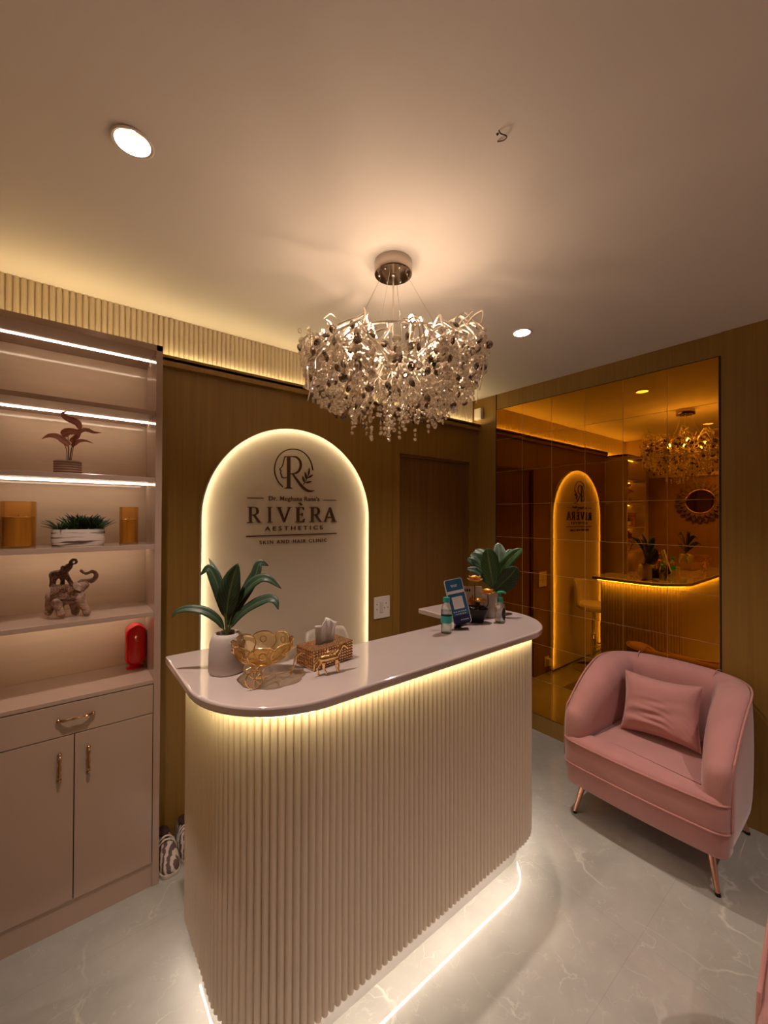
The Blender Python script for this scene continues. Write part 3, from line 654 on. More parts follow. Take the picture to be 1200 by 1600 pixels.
# ------------------------------------------------------------------ armchair (built facing +Y locally, then turned to face -X)
def armchair(loc, rotz, label):
    t = thing('armchair', label, 'armchair', (0, 0, 0), 'pink tub armchairs')
    Wd, Dp = .36, .33      # half width, half depth
    # footprint of the shell, outer path from left front round the back to right front
    def path(off, yf=.26):
        P = []; rx, ry = Wd-off, .36-off
        P.append((-rx, yf)); P.append((-rx, .12))
        for i in range(0, 25):
            a = pi+pi*i/24; c_, s_ = cos(a), sin(a); e = .62
            P.append((rx*(abs(c_)**e)*(1 if c_ > 0 else -1), .02+ry*(abs(s_)**e)*(-1)))
        P.append((rx, .12)); P.append((rx, yf)); return P
    NS = 64; outer = resample(path(0), .0282)
    b = MB(); rows = []; edge = []; inner_edge = []
    for i, (q, nn) in enumerate(outer):
        s_ = i/(len(outer)-1); k = abs(2*s_-1)            # 1 at the arm fronts, 0 at the back centre
        top = .785-.02*k-.20*max(0, (k-.45)/.55)**2.1
        thick = .11+.035*sin(pi*min(1, max(0, (k-.2)/.8)))+.02*(1-k)
        zb = .175
        inn = q+nn*(-1)
        # nn points outward for this winding? verify with centre
        o_ = nn if nn.dot(q-Vector((0, .05, 0))) > 0 else -nn
        prof = []
        prof.append(q-o_*.025+Vector((0, 0, zb))); prof.append(q-o_*.006+Vector((0, 0, zb+.03))); prof.append(q+Vector((0, 0, .32))); prof.append(q+o_*.004+Vector((0, 0, .5)))
        prof.append(q+Vector((0, 0, top-.035))); prof.append(q-o_*.012+Vector((0, 0, top-.010))); prof.append(q-o_*.035+Vector((0, 0, top)))
        prof.append(q-o_*(thick*.62)+Vector((0, 0, top-.004))); prof.append(q-o_*(thick*.93)+Vector((0, 0, top-.035))); prof.append(q-o_*(thick+.006)+Vector((0, 0, top-.10)))
        prof.append(q-o_*(thick+.004)+Vector((0, 0, .5*(top-.10)+.5*.38))); prof.append(q-o_*(thick-.02)+Vector((0, 0, .36)))
        rows.append(prof); edge.append(q-o_*.003+Vector((0, 0, top-.016)))
    m = len(rows[0]); vs = [v for r in rows for v in r]; nR = len(rows)
    # round the arm fronts: extra end rings pushed forward and shrunk
    def endring(r, fwd, sh):
        c = Vector((sum(v.x for v in r)/m, sum(v.y for v in r)/m, 0)); out = []
        for v in r:
            zc = .40; out.append(Vector((c.x+(v.x-c.x)*sh, v.y+fwd, zc+(v.z-zc)*(1-(1-sh)*.42))))
        return out
    E0 = [endring(rows[0], .026, .84), endring(rows[0], .046, .48)]; E1 = [endring(rows[-1], .026, .84), endring(rows[-1], .046, .48)]
    allr = [E0[1], E0[0]]+rows+[E1[0], E1[1]]; vs = [v for r in allr for v in r]; nR = len(allr)
    fs = [(i*m+j, (i+1)*m+j, (i+1)*m+(j+1), i*m+j+1) for i in range(nR-1) for j in range(m-1)]
    fs += [(i*m+m-1, (i+1)*m+m-1, (i+1)*m, i*m) for i in range(nR-1)]
    fs += [tuple(range(m)), tuple((nR-1)*m+j for j in range(m-1, -1, -1))]
    b.add(vs, fs); b.build('shell', M_pink, t, sub=1, angle=80)
    b = MB(); ed = [Vector((edge[0].x, edge[0].y+.02, .30)), Vector((edge[0].x, edge[0].y+.02, .42))]+edge+[Vector((edge[-1].x, edge[-1].y+.02, .42)), Vector((edge[-1].x, edge[-1].y+.02, .30))]
    b.tube(catmull(ed, 140), .0045, 8); b.build('piping', M_pinkp, t)
    for sx in (-1, 1):     # padded seams in the back
        b = MB(); b.tube(catmull([(sx*.19, -.335, .772), (sx*.185, -.27, .788), (sx*.175, -.215, .74), (sx*.165, -.2, .60), (sx*.16, -.19, .48)], 18), .0022, 6); b.build('seam', M_pinkp, t)
    # T shaped seat cushion and base share a rounded front
    def front(hw, yb, yf, r):
        P = [(-hw, yb)]
        P = [(hw-.10, -.20), (hw-.10, .20), (hw, .235)]
        for i in range(9): a = radians(90*i/8); P.append((hw-r+r*cos(a), yf-r*.75+r*.75*sin(a)-.0))
        for i in range(1, 8): x = (hw-r)*(1-2*i/8); P.append((x, yf+.012*(1-(2*i/8-1)**2)))
        for i in range(9): a = radians(90+90*i/8); P.append((-hw+r+r*cos(a), yf-r*.75+r*.75*sin(a)))
        P += [(-hw, .235), (-hw+.10, .20), (-hw+.10, -.20)]
        return P
    fp = front(.352, 0, .325, .07)
    def loft(P, lv):     # lv: (scale inset, z)
        b = MB(); vs = []; n = len(P)
        cx = 0; cyy = .08
        for ins, z in lv:
            for k in range(n):
                p0, p1, p2 = Vector(P[k-1]), Vector(P[k]), Vector(P[(k+1) % n]); tg = (p2-p0).normalized(); nn = Vector((tg.y, -tg.x)); q = p1-nn*ins; vs.append((q.x, q.y, z))
        L_ = len(lv); fs = [(j*n+k, j*n+(k+1) % n, (j+1)*n+(k+1) % n, (j+1)*n+k) for j in range(L_-1) for k in range(n)]
        b.add(vs, fs+[tuple(range(n-1, -1, -1)), tuple((L_-1)*n+k for k in range(n))]); return b
    # cushion with domed top
    b = loft(fp, [(.012, .275), (.002, .285), (0, .30), (0, .385), (.004, .405), (.018, .42), (.06, .432)]); b.build('seat_cushion', M_pink, t, angle=60)
    n = len(fp)
    for z, nm, ins in ((.404, 'piping', .002), (.287, 'piping', .0)):
        fr_ = [(x*(1), y, z) for x, y in fp[1:-1]]; MB().tube(fr_, .0045, 8).build(nm, M_pinkp, t)
    b = loft([(x*.99, y-.006) for x, y in front(.352, 0, .318, .06)], [(.03, .165), (.008, .175), (0, .19), (0, .275)]); b.build('base', M_pink, t, angle=60)
    for sx in (-1, 1):
        for yy, dy in ((.235, .035), (-.24, -.03)):
            b = MB(); b.tube([(sx*.27, yy, .18), (sx*.27+sx*.035, yy+dy, .012)], [.016, .0095], 16); lg = b.build('leg', M_rose, t)
            MB().tube([(sx*.305, yy+dy, .012), (sx*.307, yy+dy+.001, 0)], .0105, 16).build('leg_glide', M_black, lg)
    t.location = loc; t.rotation_euler = (0, 0, rotz)
    return t
ch = armchair((2.455, .79, 0), radians(90), 'pink velvet tub armchair with a cushion in front of the amber mirror')

def cushion(t):
    nu, nv = 56, 44; b = MB(); vs = []
    hw, hh = .180, .154
    for sgn in (1, -1):
        for i in range(nu+1):
            for j in range(nv+1):
                u, v = 2*i/nu-1, 2*j/nv-1
                e = (1-u**4)*(1-v**4); pinch = 1-.07*(1-abs(u))*abs(v)**3 ; px = hw*u*(1-.09*(1-v*v)) ; pz = hh*v*(1-.12*(1-u*u))
                d_ = .062*e**.55
                q = v+.35*u*u-.25*u; wr = e*max(0, .45-v)*(.0085*sin(13*q+2.5*sin(2.6*u+1)+4*u)*(.5+.5*sin(2.1*u+3*v+1))+.0055*sin(27*q-3*u+2*sin(4*u))*(.5+.5*sin(5*u+1.2)))
                vs.append((px, sgn*(d_+wr*(sgn > 0)), pz))
    M_ = (nu+1)*(nv+1)
    for s_ in (0, 1):
        for i in range(nu):
            for j in range(nv):
                f = (s_*M_+i*(nv+1)+j, s_*M_+(i+1)*(nv+1)+j, s_*M_+(i+1)*(nv+1)+j+1, s_*M_+i*(nv+1)+j+1); b.f.append(f if s_ == 0 else f[::-1]); b.mi.append(0)
    b.v = vs
    o = b.build('cushion_cover', M_pink, t, sub=1, angle=180)
    rim = [(hw*u*(1-.09*(1-v*v)), 0, hh*v*(1-.12*(1-u*u))) for u, v in [(-1+2*i/16, -1) for i in range(16)]+[(1, -1+2*i/16) for i in range(16)]+[(1-2*i/16, 1) for i in range(16)]+[(-1, 1-2*i/16) for i in range(16)]]
    MB().tube(rim, .0022, 6, closed=True).build('seam', M_pinkp, t)
t = thing('throw_cushion', 'small pink velvet throw cushion leaning in the armchair', 'cushion', (0, 0, 0)); cushion(t)
t.rotation_euler = (radians(-19), 0, 0); t.rotation_mode = 'XYZ'
Mx = Matrix.Translation((2.475, .787, .592)) @ Matrix.Rotation(radians(90), 4, 'Z') @ Matrix.Rotation(radians(20), 4, 'X') @ Matrix.Rotation(radians(3), 4, 'Y')
t.matrix_world = Mx
ch2 = dup(ch, (1.45, -.162, 0), 'pink velvet armchair cut off at the lower right corner of the photo', radians(90))

# ------------------------------------------------------------------ chandelier
HX, HY = 1.017, 1.235
cz = thing('chandelier', 'large silver branch chandelier hung with clear and smoky crystal discs', 'chandelier', (HX, HY, H))
MB().lathe([(.001, -.0005), (.074, -.0005), (.075, -.004), (.075, -.046), (.073, -.050), (.001, -.050)], (HX, HY, H), 48).build('canopy', M_canopy, cz)
b = MB()
for k in range(6): a = 2*pi*k/6+.3; MB().ball((HX+.055*cos(a), HY+.055*sin(a), H-.0505), .0045, 10, 6).build('canopy_screw', M_screw, cz)
MB().ball((HX, HY, H-.052), .008, 12, 8, (1, 1, .7)).build('cord_grip', M_screw, cz)
ringr = .20; zr = 2.27
for k, a in enumerate((radians(35), radians(127), radians(218), radians(305))):
    MB().tube([(HX+.05*cos(a), HY+.05*sin(a), H-.05), (HX+ringr*1.0*cos(a), HY+ringr*1.0*sin(a), zr)], .0011, 5).build('suspension_wire', M_screw, cz)
MB().tube([(HX, HY, H-.05), (HX, HY, 2.24)], .0035, 8).build('power_cord', M_chan, cz)
b = MB(); b.tube([(HX+ringr*cos(2*pi*k/40), HY+ringr*sin(2*pi*k/40), zr) for k in range(40)], .005, 6, closed=True)
b.tube([(HX+.10*cos(2*pi*k/30), HY+.10*sin(2*pi*k/30), 2.20) for k in range(30)], .005, 6, closed=True)
for k in range(8):
    a = 2*pi*k/8; b.tube([(HX, HY, 2.24), (HX+.1*cos(a), HY+.1*sin(a), 2.20), (HX+ringr*cos(a), HY+ringr*sin(a), zr)], .004, 6)
b.ball((HX, HY, 2.23), .022, 16, 10); b.build('frame', M_chan, cz)
rnd = random.Random(11); anchors = []
b = MB()
def twig(p, d, L_, r0, depth):
    n = 7; cap = rnd.uniform(0, .07); pts = [p.copy()]; q = p.copy(); dd = d.copy(); ph = rnd.uniform(0, 6)
    for i in range(n):
        ax = Vector((-dd.y, dd.x, 0)); dd = (dd+ax*rnd.uniform(-.45, .45)+Vector((0, 0, rnd.uniform(-.22, .16)-(.13 if i > 3 else 0)))).normalized()
        q = q+dd*L_/n
        rr = Vector((q.x-HX, q.y-HY, 0))
        if rr.length > .35: q -= rr.normalized()*(rr.length-.35); q.z -= .008; dd = (dd-rr.normalized()*.5+Vector((0, 0, -.5))).normalized()
        zc = min(2.42, 1.6+.52*(q.x*sin(YAW)+q.y*cos(YAW)))-cap
        if q.z > zc: q.z += (zc-q.z)*.75; dd.z = -abs(dd.z)-.25
        pts.append(q.copy())
        if depth and i in (1, 3, 4, 5):
            sd = (dd+ax*rnd.choice((-1, 1))*rnd.uniform(.6, 1.1)+Vector((0, 0, rnd.uniform(-.25, .45)))).normalized(); twig(q, sd, L_*.55, r0*.75, depth-1)
    b.tube(catmull(pts, 16), [r0*(1-.55*i/16) for i in range(17)], 5)
    anchors.extend(pts[2:])
for k in range(14):
    a = 2*pi*k/14+rnd.uniform(-.1, .1); p0 = Vector((HX+.13*cos(a), HY+.13*sin(a), 2.24+rnd.uniform(0, .04)))
    twig(p0, Vector((cos(a)*.8, sin(a)*.8, rnd.uniform(.45, .95))).normalized(), rnd.uniform(.24, .32), .0062, 1)
for k in range(10):
    a = 2*pi*k/10+.2; p0 = Vector((HX+.10*cos(a), HY+.10*sin(a), 2.20))
    twig(p0, Vector((cos(a), sin(a), rnd.uniform(-.2, .25))).normalized(), .26, .0050, 1)
for k in range(10):
    a = 2*pi*k/10+.5; p0 = Vector((HX+.06*cos(a), HY+.06*sin(a), 2.21))
    twig(p0, Vector((cos(a)*.5, sin(a)*.5, rnd.uniform(-.9, -.4))).normalized(), .18, .0035, 1)
b.build('branches', M_chan, cz)
for k in range(8):
    a = 2*pi*k/8+.45; r = .185; p = Vector((HX+r*cos(a), HY+r*sin(a), 2.225+.03*(k % 2)))
    MB().tube([p+Vector((0, 0, -.012)), p+Vector((0, 0, .018))], .009, 12).build('bulb_socket', M_chan, cz)
    MB().lathe([(.001, .018), (.008, .018), (.0105, .026), (.0105, .038), (.007, .048), (.002, .052)], p, 12).build('bulb', MATS.get('bulb') or emis('bulb', (1, .70, .46), BULB), cz)
# crystals
def envelope(z):      # outer radius of the body of crystals at height z
    pts_ = [(1.925, .03), (1.945, .15), (1.965, .21), (1.995, .27), (2.05, .325), (2.13, .352), (2.20, .368), (2.28, .365), (2.34, .345), (2.385, .30)]
    for (a, ra), (c_, rc) in zip(pts_, pts_[1:]):
        if a <= z <= c_: return ra+(rc-ra)*(z-a)/(c_-a)
    return 0
def crystal(b, p, r, thick=.42):
    ax = Vector((rnd.gauss(0, 1), rnd.gauss(0, 1), rnd.gauss(0, .35))).normalized(); u = ax.orthogonal().normalized(); v = ax.cross(u); n = 8
    ring = [p+(u*cos(2*pi*k/n)+v*sin(2*pi*k/n))*r for k in range(n)]
    t1 = [p+ax*r*thick+(u*cos(2*pi*(k+.5)/n)+v*sin(2*pi*(k+.5)/n))*r*.5 for k in range(n)]; t2 = [p-ax*r*thick+(u*cos(2*pi*(k+.5)/n)+v*sin(2*pi*(k+.5)/n))*r*.5 for k in range(n)]
    fs = []
    for k in range(n):
        k2 = (k+1) % n; fs += [(k, k2, n+k), (k2, n+k2, n+k), (k2, k, 2*n+k), (2*n+k, 2*n+k2, k2)]
    fs += [tuple(range(n, 2*n)), tuple(range(3*n-1, 2*n-1, -1))]
    b.add(ring+t1+t2, fs)
spots = []; wires = MB(); nstr = 0
while len(spots) < 2500:
    a = rnd.uniform(0, 2*pi); rr = .368*sqrt(rnd.uniform(.05, 1)) if rnd.random() < .45 else .368*rnd.uniform(.78, 1.0)
    zt = None
    # string starts on the frame level and drops
    top = 2.36-.6*max(0, rr-.30)-.22*max(0, .30-rr)*1.0-rnd.uniform(0, .09)
    if rr < .16: top -= .10
    zlow = next((z for z in [1.925+.005*i for i in range(100)] if envelope(z) >= rr), 2.2)
    zlow += rnd.uniform(0, .05)
    top = min(top, zlow+.30, 1.6-rnd.uniform(0, .10)**1.0+.47*((HX+rr*cos(a))*sin(YAW)+(HY+rr*sin(a))*cos(YAW)))
    z = top; jit = .006; px, py = HX+rr*cos(a), HY+rr*sin(a); nstr += 1; z0 = z
    if top-zlow < .03: continue
    while z > zlow:
        big = rnd.random() < .17
        if rr > envelope(z)+.004 : z -= .02; continue
        spots.append((Vector((px+rnd.uniform(-jit, jit), py+rnd.uniform(-jit, jit), z)), rnd.uniform(.0135, .0165) if big else rnd.uniform(.0085, .0125), big)); z -= (.030 if big else .023)*rnd.uniform(.95, 1.5)
    wires.tube([(px, py, z0+.02), (px, py, zlow)], .0003, 3)
for k in range(14):     # a few longer pendants under the body
    a = rnd.uniform(0, 2*pi); rr = rnd.uniform(.0, .17)
    for i in range(3): spots.append((Vector((HX+rr*cos(a), HY+rr*sin(a), 1.965-.02*i)), .009, False))
wires.build('hanging_threads', M_screw, cz, smooth=False)
viewd = Vector((-HX, -HY, CAMZ-2.2)).normalized()
order = sorted(range(len(spots)), key=lambda i: -((spots[i][0]-Vector((HX, HY, 2.2))).dot(viewd)+spots[i][1]*6))
sel = set(order[:100]); sb = MB()
for i, (p_, r_, big) in enumerate(spots):
    dark = big and rnd.random() < .62
    if i in sel:
        b = MB(); crystal(b, p_, r_); o = b.build('crystal', M_smoke if dark else M_crys, cz, smooth=False)
        if dark: o['label'] = 'smoky grey crystal disc'
    else:
        sb.cur = 1 if dark else 0; crystal(sb, p_, r_)
o = sb.build('crystals', [M_crys, M_smoke], cz, smooth=False); o['kind'] = 'stuff'

# ------------------------------------------------------------------ things on the shelves
def W(u, v, y): return on(u, v, 'y', y)
# red leaved plant
y0 = 2.13; bx = W(106, 725, y0).x; z0 = 1.7625
t = thing('potted_plant', 'small potted plant with mottled red leaves in a ribbed brown pot on the second shelf', 'plant', (bx, y0, z0))
b = MB(); R_ = .048; b.lathe([(.001, 0)]+[(R_*(.94+.06*(abs(sin(i*pi/3.0)))), .058*i/18) for i in range(19)]+[(R_*.86, .058), (R_*.84, .048), (.001, .048)], (bx, y0, z0), 36)
b.build('pot', mat('ribbed_brown_pot', (.33, .20, .14), .6, var=.5, vscale=14, stretch=(.2, .2, 10)), t)
MB().lathe([(.001, 0), (.040, 0), (.030, .006), (.001, .008)], (bx, y0, z0+.048), 20).build('soil', M_soil, t)
sp_ = [([(125, 668), (119, 660), (108, 656), (97, 648), (104, 642)], 13, .00, -.6), ([(97, 680), (108, 675), (122, 675), (141, 669)], 14, -.03, .2), ([(108, 696), (98, 688), (88, 682), (76, 681), (65, 686)], 12, -.01, 0), ([(126, 670), (136, 672), (147, 676), (159, 676)], 8, .02, 0), ([(112, 697), (122, 690), (134, 689), (146, 693)], 7, .02, 0), ([(110, 690), (118, 684), (124, 676), (128, 662)], 8, .03, 0)]
for P, wpx, dy, rot in sp_:
    b = MB(); b.leaf([W(u, v, y0+dy-.012*i) for i, (u, v) in enumerate(P)], wpx*.0026, (.25, -1, .45), n=12, prof=lambda t: max(.03, sin(pi*min(1, (t*.92+.08))**.62)**.9)); b.build('leaf', M_rleaf, t, solid=.0012)
b = MB()
for u, v in ((100, 694), (107, 695), (106, 680), (113, 696), (118, 677), (124, 670)): b.tube(catmull([(bx+(W(u, v, y0).x-bx)*.25, y0, z0+.05), W((u+106)/2+1, (v+713)/2, y0), W(u, v, y0)], 6), .0014, 5)
b.build('stems', M_bstem, t)
# amber jars
def jar(u, v, rpx, hpx, label):
    y1 = 2.13; c = W(u, v, y1); r = rpx; z = 1.4715
    t = thing('amber_glass_jar', label, 'jar', (c.x, y1, z), 'amber glass jars on the third shelf')
    MB().lathe([(.001, 0), (r, 0), (r, hpx), (r-.002, hpx+.001), (r-.004, hpx), (r-.004, .006), (.001, .006)], (c.x, y1, z), 40).build('glass', M_jar, t)
    MB().lathe([(.001, .007), (r-.007, .007), (r-.007, hpx*.66), (r-.012, hpx*.67), (.001, hpx*.67)], (c.x, y1, z), 36).build('candle', M_candle, t)
    MB().tube([(c.x+(r-.0065)*cos(2*pi*k/32), y1+(r-.0065)*sin(2*pi*k/32), z+hpx*.67) for k in range(32)], .0012, 5, closed=True).build('wax_rim', M_gold, t)
    MB().tube([(c.x, y1, z+hpx*.66), (c.x+.001, y1, z+hpx*.66+.012)], .0008, 5).build('wick', M_gap, t)
jar(28, 857, .054, .178, 'wide amber glass jar at the left end of the third shelf'); jar(201, 851, .036, .162, 'narrow amber glass jar standing at the right end of the third shelf')
# succulent planter
y1 = 2.12; c = W(123, 853, y1); z1 = 1.4715; ra, rb = .090, .045
t = thing('succulent_planter', 'oval white striped planter of green succulents on the third shelf', 'plant', (c.x, y1, z1))
b = MB(); b.lathe([(.001, 0), (.94, 0), (.98, .006), (1, .02), (1, .064), (.985, .068), (.95, .066), (.94, .056), (.001, .056)], (c.x, y1, z1), 48, sx=1, sy=1)
b.v = [(c.x+(x-c.x)*ra, y1+(y-y1)*rb, z) for x, y, z in b.v]
ms = mat('striped_planter', (.70, .62, .54), .5); nt = ms.node_tree; tc = nt.nodes.new('ShaderNodeTexCoord'); mp = nt.nodes.new('ShaderNodeMapping'); mp.inputs['Scale'].default_value = (5, 5, 60)
wv = nt.nodes.new('ShaderNodeTexNoise'); wv.inputs['Scale'].default_value = 1.3; wv.inputs['Detail'].default_value = 3; cr = nt.nodes.new('ShaderNodeValToRGB'); cr.color_ramp.elements[0].position = .41; cr.color_ramp.elements[0].color = (.10, .06, .045, 1); cr.color_ramp.elements[1].position = .50; cr.color_ramp.elements[1].color = (.70, .62, .54, 1)
nt.links.new(tc.outputs['Object'], mp.inputs[0]); nt.links.new(mp.outputs[0], wv.inputs[0]); nt.links.new(wv.outputs[0], cr.inputs[0]); nt.links.new(cr.outputs[0], nt.nodes['Principled BSDF'].inputs['Base Color'])
b.build('pot', ms, t)
b = MB(); b.lathe([(.001, 0), (1, 0), (.001, .05)], (c.x, y1, z1+.056), 24); b.v = [(c.x+(x-c.x)*ra*.92, y1+(y-y1)*rb*.9, z1+.056+(z-z1-.056)*.2) for x, y, z in b.v]; b.build('soil', M_soil, t)
for cx0, n_, L_, wd, mt, up in ((-.062, 26, .070, .009, M_succ, .5), (-.022, 30, .085, .009, M_succ, .9), (.020, 32, .085, .017, M_succd, 1.3), (.045, 26, .080, .016, M_succd, 1.3), (.070, 26, .075, .007, M_succ, .9), (.0, 26, .085, .012, M_succd, 1.5)):
    b = MB()
    for k in range(n_):
        a = k*2.4; e = up+.9*(k/n_); d_ = Vector((cos(a), sin(a)*.8, e)).normalized(); p0 = Vector((c.x+cx0, y1, z1+.055)); l = L_*(.75+.35*rnd.random())
        b.leaf([p0+d_*.004, p0+d_*l*.5, p0+d_*l+Vector((cos(a)*.008, sin(a)*.008, -.006))], wd, Vector((-cos(a), -sin(a), 1)), n=5, fold=.5, prof=lambda t: max(.03, (1-t)**.6*(.5+t)))
    b.build('rosette', mt, t, solid=.0015)
# elephants
def EP(x, y, dy=0): return W(60+x*.15833, 760+y*.15833, 2.10+dy)
t = thing('elephant_figurine', 'carved mother elephant figurine with raised trunk on the fourth shelf', 'figurine', (EP(300, 1280).x, 2.10, 1.181))
K = [(EP(165, 1085), EP(330, 1070), .032, .033), (EP(240, 1085), EP(250, 1095), .035, .034)]
K += chain([EP(330, 1060), EP(390, 1005), EP(440, 960), EP(490, 938), EP(535, 925), EP(565, 900), EP(572, 870), EP(556, 846), EP(528, 838), EP(500, 852), EP(472, 862), EP(445, 852), EP(422, 832)], [.030, .026, .021, .0135, .0105, .009, .0082, .0074, .0068, .0062, .0055, .005, .006])
K += chain([EP(410, 1010), EP(470, 985)], [.018, .010])
for P_, Z_ in (([(140, 1110), (112, 1180), (108, 1218), (98, 1238)], .020), ([(185, 1120), (200, 1190), (214, 1222), (222, 1252)], -.020), ([(355, 1110), (360, 1190), (364, 1210), (364, 1232)], .020), ([(395, 1090), (435, 1170), (468, 1205), (476, 1238)], -.018)):
    K += chain([EP(x, y, Z_) for x, y in P_], [.024, .0165, .0145, .0155])
K += chain([EP(110, 1060), EP(86, 1085), EP(80, 1130), EP(98, 1172)], [.006, .0035, .003, .004])
blob('body', K, M_ele, t)
b = MB(); nn = 20; vs = []
for i in range(nn+1):
    for j in range(17):
        a = pi*(j/16)*1.25-pi*.125; x = 120+270*i/nn; rr_ = .0405*(.93+.1*sin(pi*i/nn)); c0 = EP(x, 1075); vs.append(c0+Vector((0, -cos(a)*rr_, sin(a)*rr_*1.02)))
b.add(vs, [(i*17+j, (i+1)*17+j, (i+1)*17+j+1, i*17+j+1) for i in range(nn) for j in range(16)]); b.build('saddle_cloth', M_blank, t, solid=.004)
b = MB()
for x, y in ((170, 1065), (335, 1045), (250, 1010)):
    q = EP(x, y, -.042)
    for r_ in (.012, .007): b.tube([q+Vector((r_*cos(2*pi*k/16), 0, r_*sin(2*pi*k/16))) for k in range(16)], .0016, 5, closed=True)
    b.ball(q, .003, 8, 6)
b.build('medallions', M_brass, t)
for sgn in (1, -1):
    MB().leaf([EP(400, 955, -.020*sgn), EP(385, 985, -.034*sgn), EP(420, 1035, -.036*sgn)], .034, (.3, -1*sgn, .3), n=8).build('ear', M_ele, t, solid=.003)
for sgn in (1, -1): MB().tube(catmull([EP(495, 955, -.012*sgn), EP(520, 965, -.014*sgn), EP(535, 955, -.014*sgn)], 6), [.0025]*4+[.0015]*3, 6).build('tusk', MATS.get('ivory_resin') or mat('ivory_resin', (.6, .48, .36), .4), t)
# baby
t2 = thing('elephant_figurine', 'small dark elephant calf figurine with curled trunk standing on the larger elephant', 'figurine', (EP(230, 980).x, 2.10, EP(230, 1000).z))
K = [(EP(155, 885), EP(235, 872), .0175, .018)]
K += chain([EP(230, 868), EP(268, 832), EP(298, 803), EP(322, 778), EP(318, 750), EP(340, 732), EP(368, 733), EP(378, 755), EP(362, 772)], [.0175, .0145, .0135, .0085, .006, .0055, .005, .0048, .004])
for P_, Z_ in (([(140, 900), (134, 950), (130, 988)], .008), ([(165, 905), (150, 950), (150, 992)], -.010), ([(235, 895), (240, 940), (236, 985)], .008), ([(265, 880), (305, 935), (335, 985)], -.010)):
    K += chain([EP(x, y, Z_) for x, y in P_], [.0115, .0075, .0085])
K += chain([EP(130, 880), EP(120, 905), EP(122, 935)], [.004, .003, .003])
blob('body', K, M_blank, t2, .0016, 3)
for sgn in (1, -1): MB().leaf([EP(262, 800, -.012*sgn), EP(250, 825, -.022*sgn), EP(275, 862, -.022*sgn)], .024, (.3, -1*sgn, .3), n=8).build('ear', M_blank, t2, solid=.0025)
t2.location.z += .004
# red capsule device
c = Vector((.2705, 2.215, .8885))
t = thing('red_speaker', 'glossy red capsule shaped device standing on the cabinet worktop', 'speaker', c)
def capsule(b, cx, cyy, z0, hw, hh, d_, r_):
    n = 12; P = []
    for k in range(n+1): a = radians(180*k/n); P.append((cx+hw*cos(a), z0+2*hh-hw*1+hw*sin(a)))
    for k in range(n+1): a = radians(180+180*k/n); P.append((cx+hw*cos(a), z0+hw*.9+hw*.9*sin(a)))
    lv = [(.010, -d_), (.003, -d_+.003), (0, -d_+.009), (0, d_-.009), (.003, d_-.003), (.010, d_)]; vs = []; m = len(P); cz0 = z0+hh
    for ins, yy in lv:
        for x, z in P: vs.append((cx+(x-cx)*(1-ins/hw), cyy+yy, cz0+(z-cz0)*(1-ins/hh)))
    fs = [(j*m+k, j*m+(k+1) % m, (j+1)*m+(k+1) % m, (j+1)*m+k) for j in range(5) for k in range(m)]+[tuple(range(m-1, -1, -1)), tuple(5*m+k for k in range(m))]
    b.add(vs, fs); return b
capsule(MB(), c.x, c.y, c.z+.014, .041, .096, .030, 0).build('body', M_red, t, angle=60)
capsule(MB(), c.x, c.y-.030, c.z+.020, .035, .090, .004, 0).build('front_cover', M_red, t, angle=60)
MB().lathe([(.001, 0), (.036, 0), (.036, .004), (.020, .010), (.016, .018), (.001, .018)], c, 32, sx=1, sy=.8).build('foot', M_red, t)
MB().ball((c.x+.006, c.y-.0345, c.z+.128), .0016, 8, 6).build('indicator', mat('indicator_white', (.8, .7, .6), .4), t)

# ------------------------------------------------------------------ things on the counter
ZT = 1.0803
CD = on(600, 800, 'z', 1.2).normalized() if 0 else Vector((sin(YAW), cos(YAW), 0))   # horizontal direction from the viewer
def cup_pot(c, r, h):
    pr = [(.001, 0), (r*.93, 0), (r, .006), (r*1.0, h*.45), (r*.95, h*.75), (r*.86, h*.90), (r*.74, h*.98), (r*.66, h), (r*.60, h*.985), (r*.58, h*.90), (.001, h*.90)]
    return MB().lathe(pr, c, 48)
def plant(name, label, c, r, h, leaves, prof, mats):
    t = thing(name, label, 'plant', c, None)
    cup_pot(c, r, h).build('pot', M_pot, t)
    MB().lathe([(.001, 0), (r*.57, 0), (.001, .006)], (c[0], c[1], c[2]+h*.9), 24).build('soil', M_soil, t)
    d0 = Vector(c).dot(CD); s0 = Vector((c[0], c[1], c[2]+h*.9))
    for P, wpx, dd, nrm, mi in leaves:
        pts_ = []
        for i, (u, v) in enumerate(P):
            f = i/(len(P)-1); d_ = d0+dd*f; rr = ray(u, v); pts_.append(CO+rr*(d_/rr.dot(CD)))
        wd = wpx*d0/FPX; st = MB(); a = pts_[0]
        st.tube(catmull([s0+(a-s0)*.02+Vector((0, 0, -.01)), s0.lerp(a, .5)+Vector((0, 0, .004)), a, pts_[1]], 8), [.0032, .003, .003, .0028, .0026, .0024, .002, .0016, .0012], 6)
        lf = MB(); nv = (-CD+Vector((0, 0, .35))+Vector(nrm)).normalized(); lf.leaf(pts_, wd, nv, n=18, fold=.22, prof=prof)
        o = lf.build('leaf', mats[mi], t, solid=.0010)
        st.build('leaf_stem', M_stem, o)
    return t
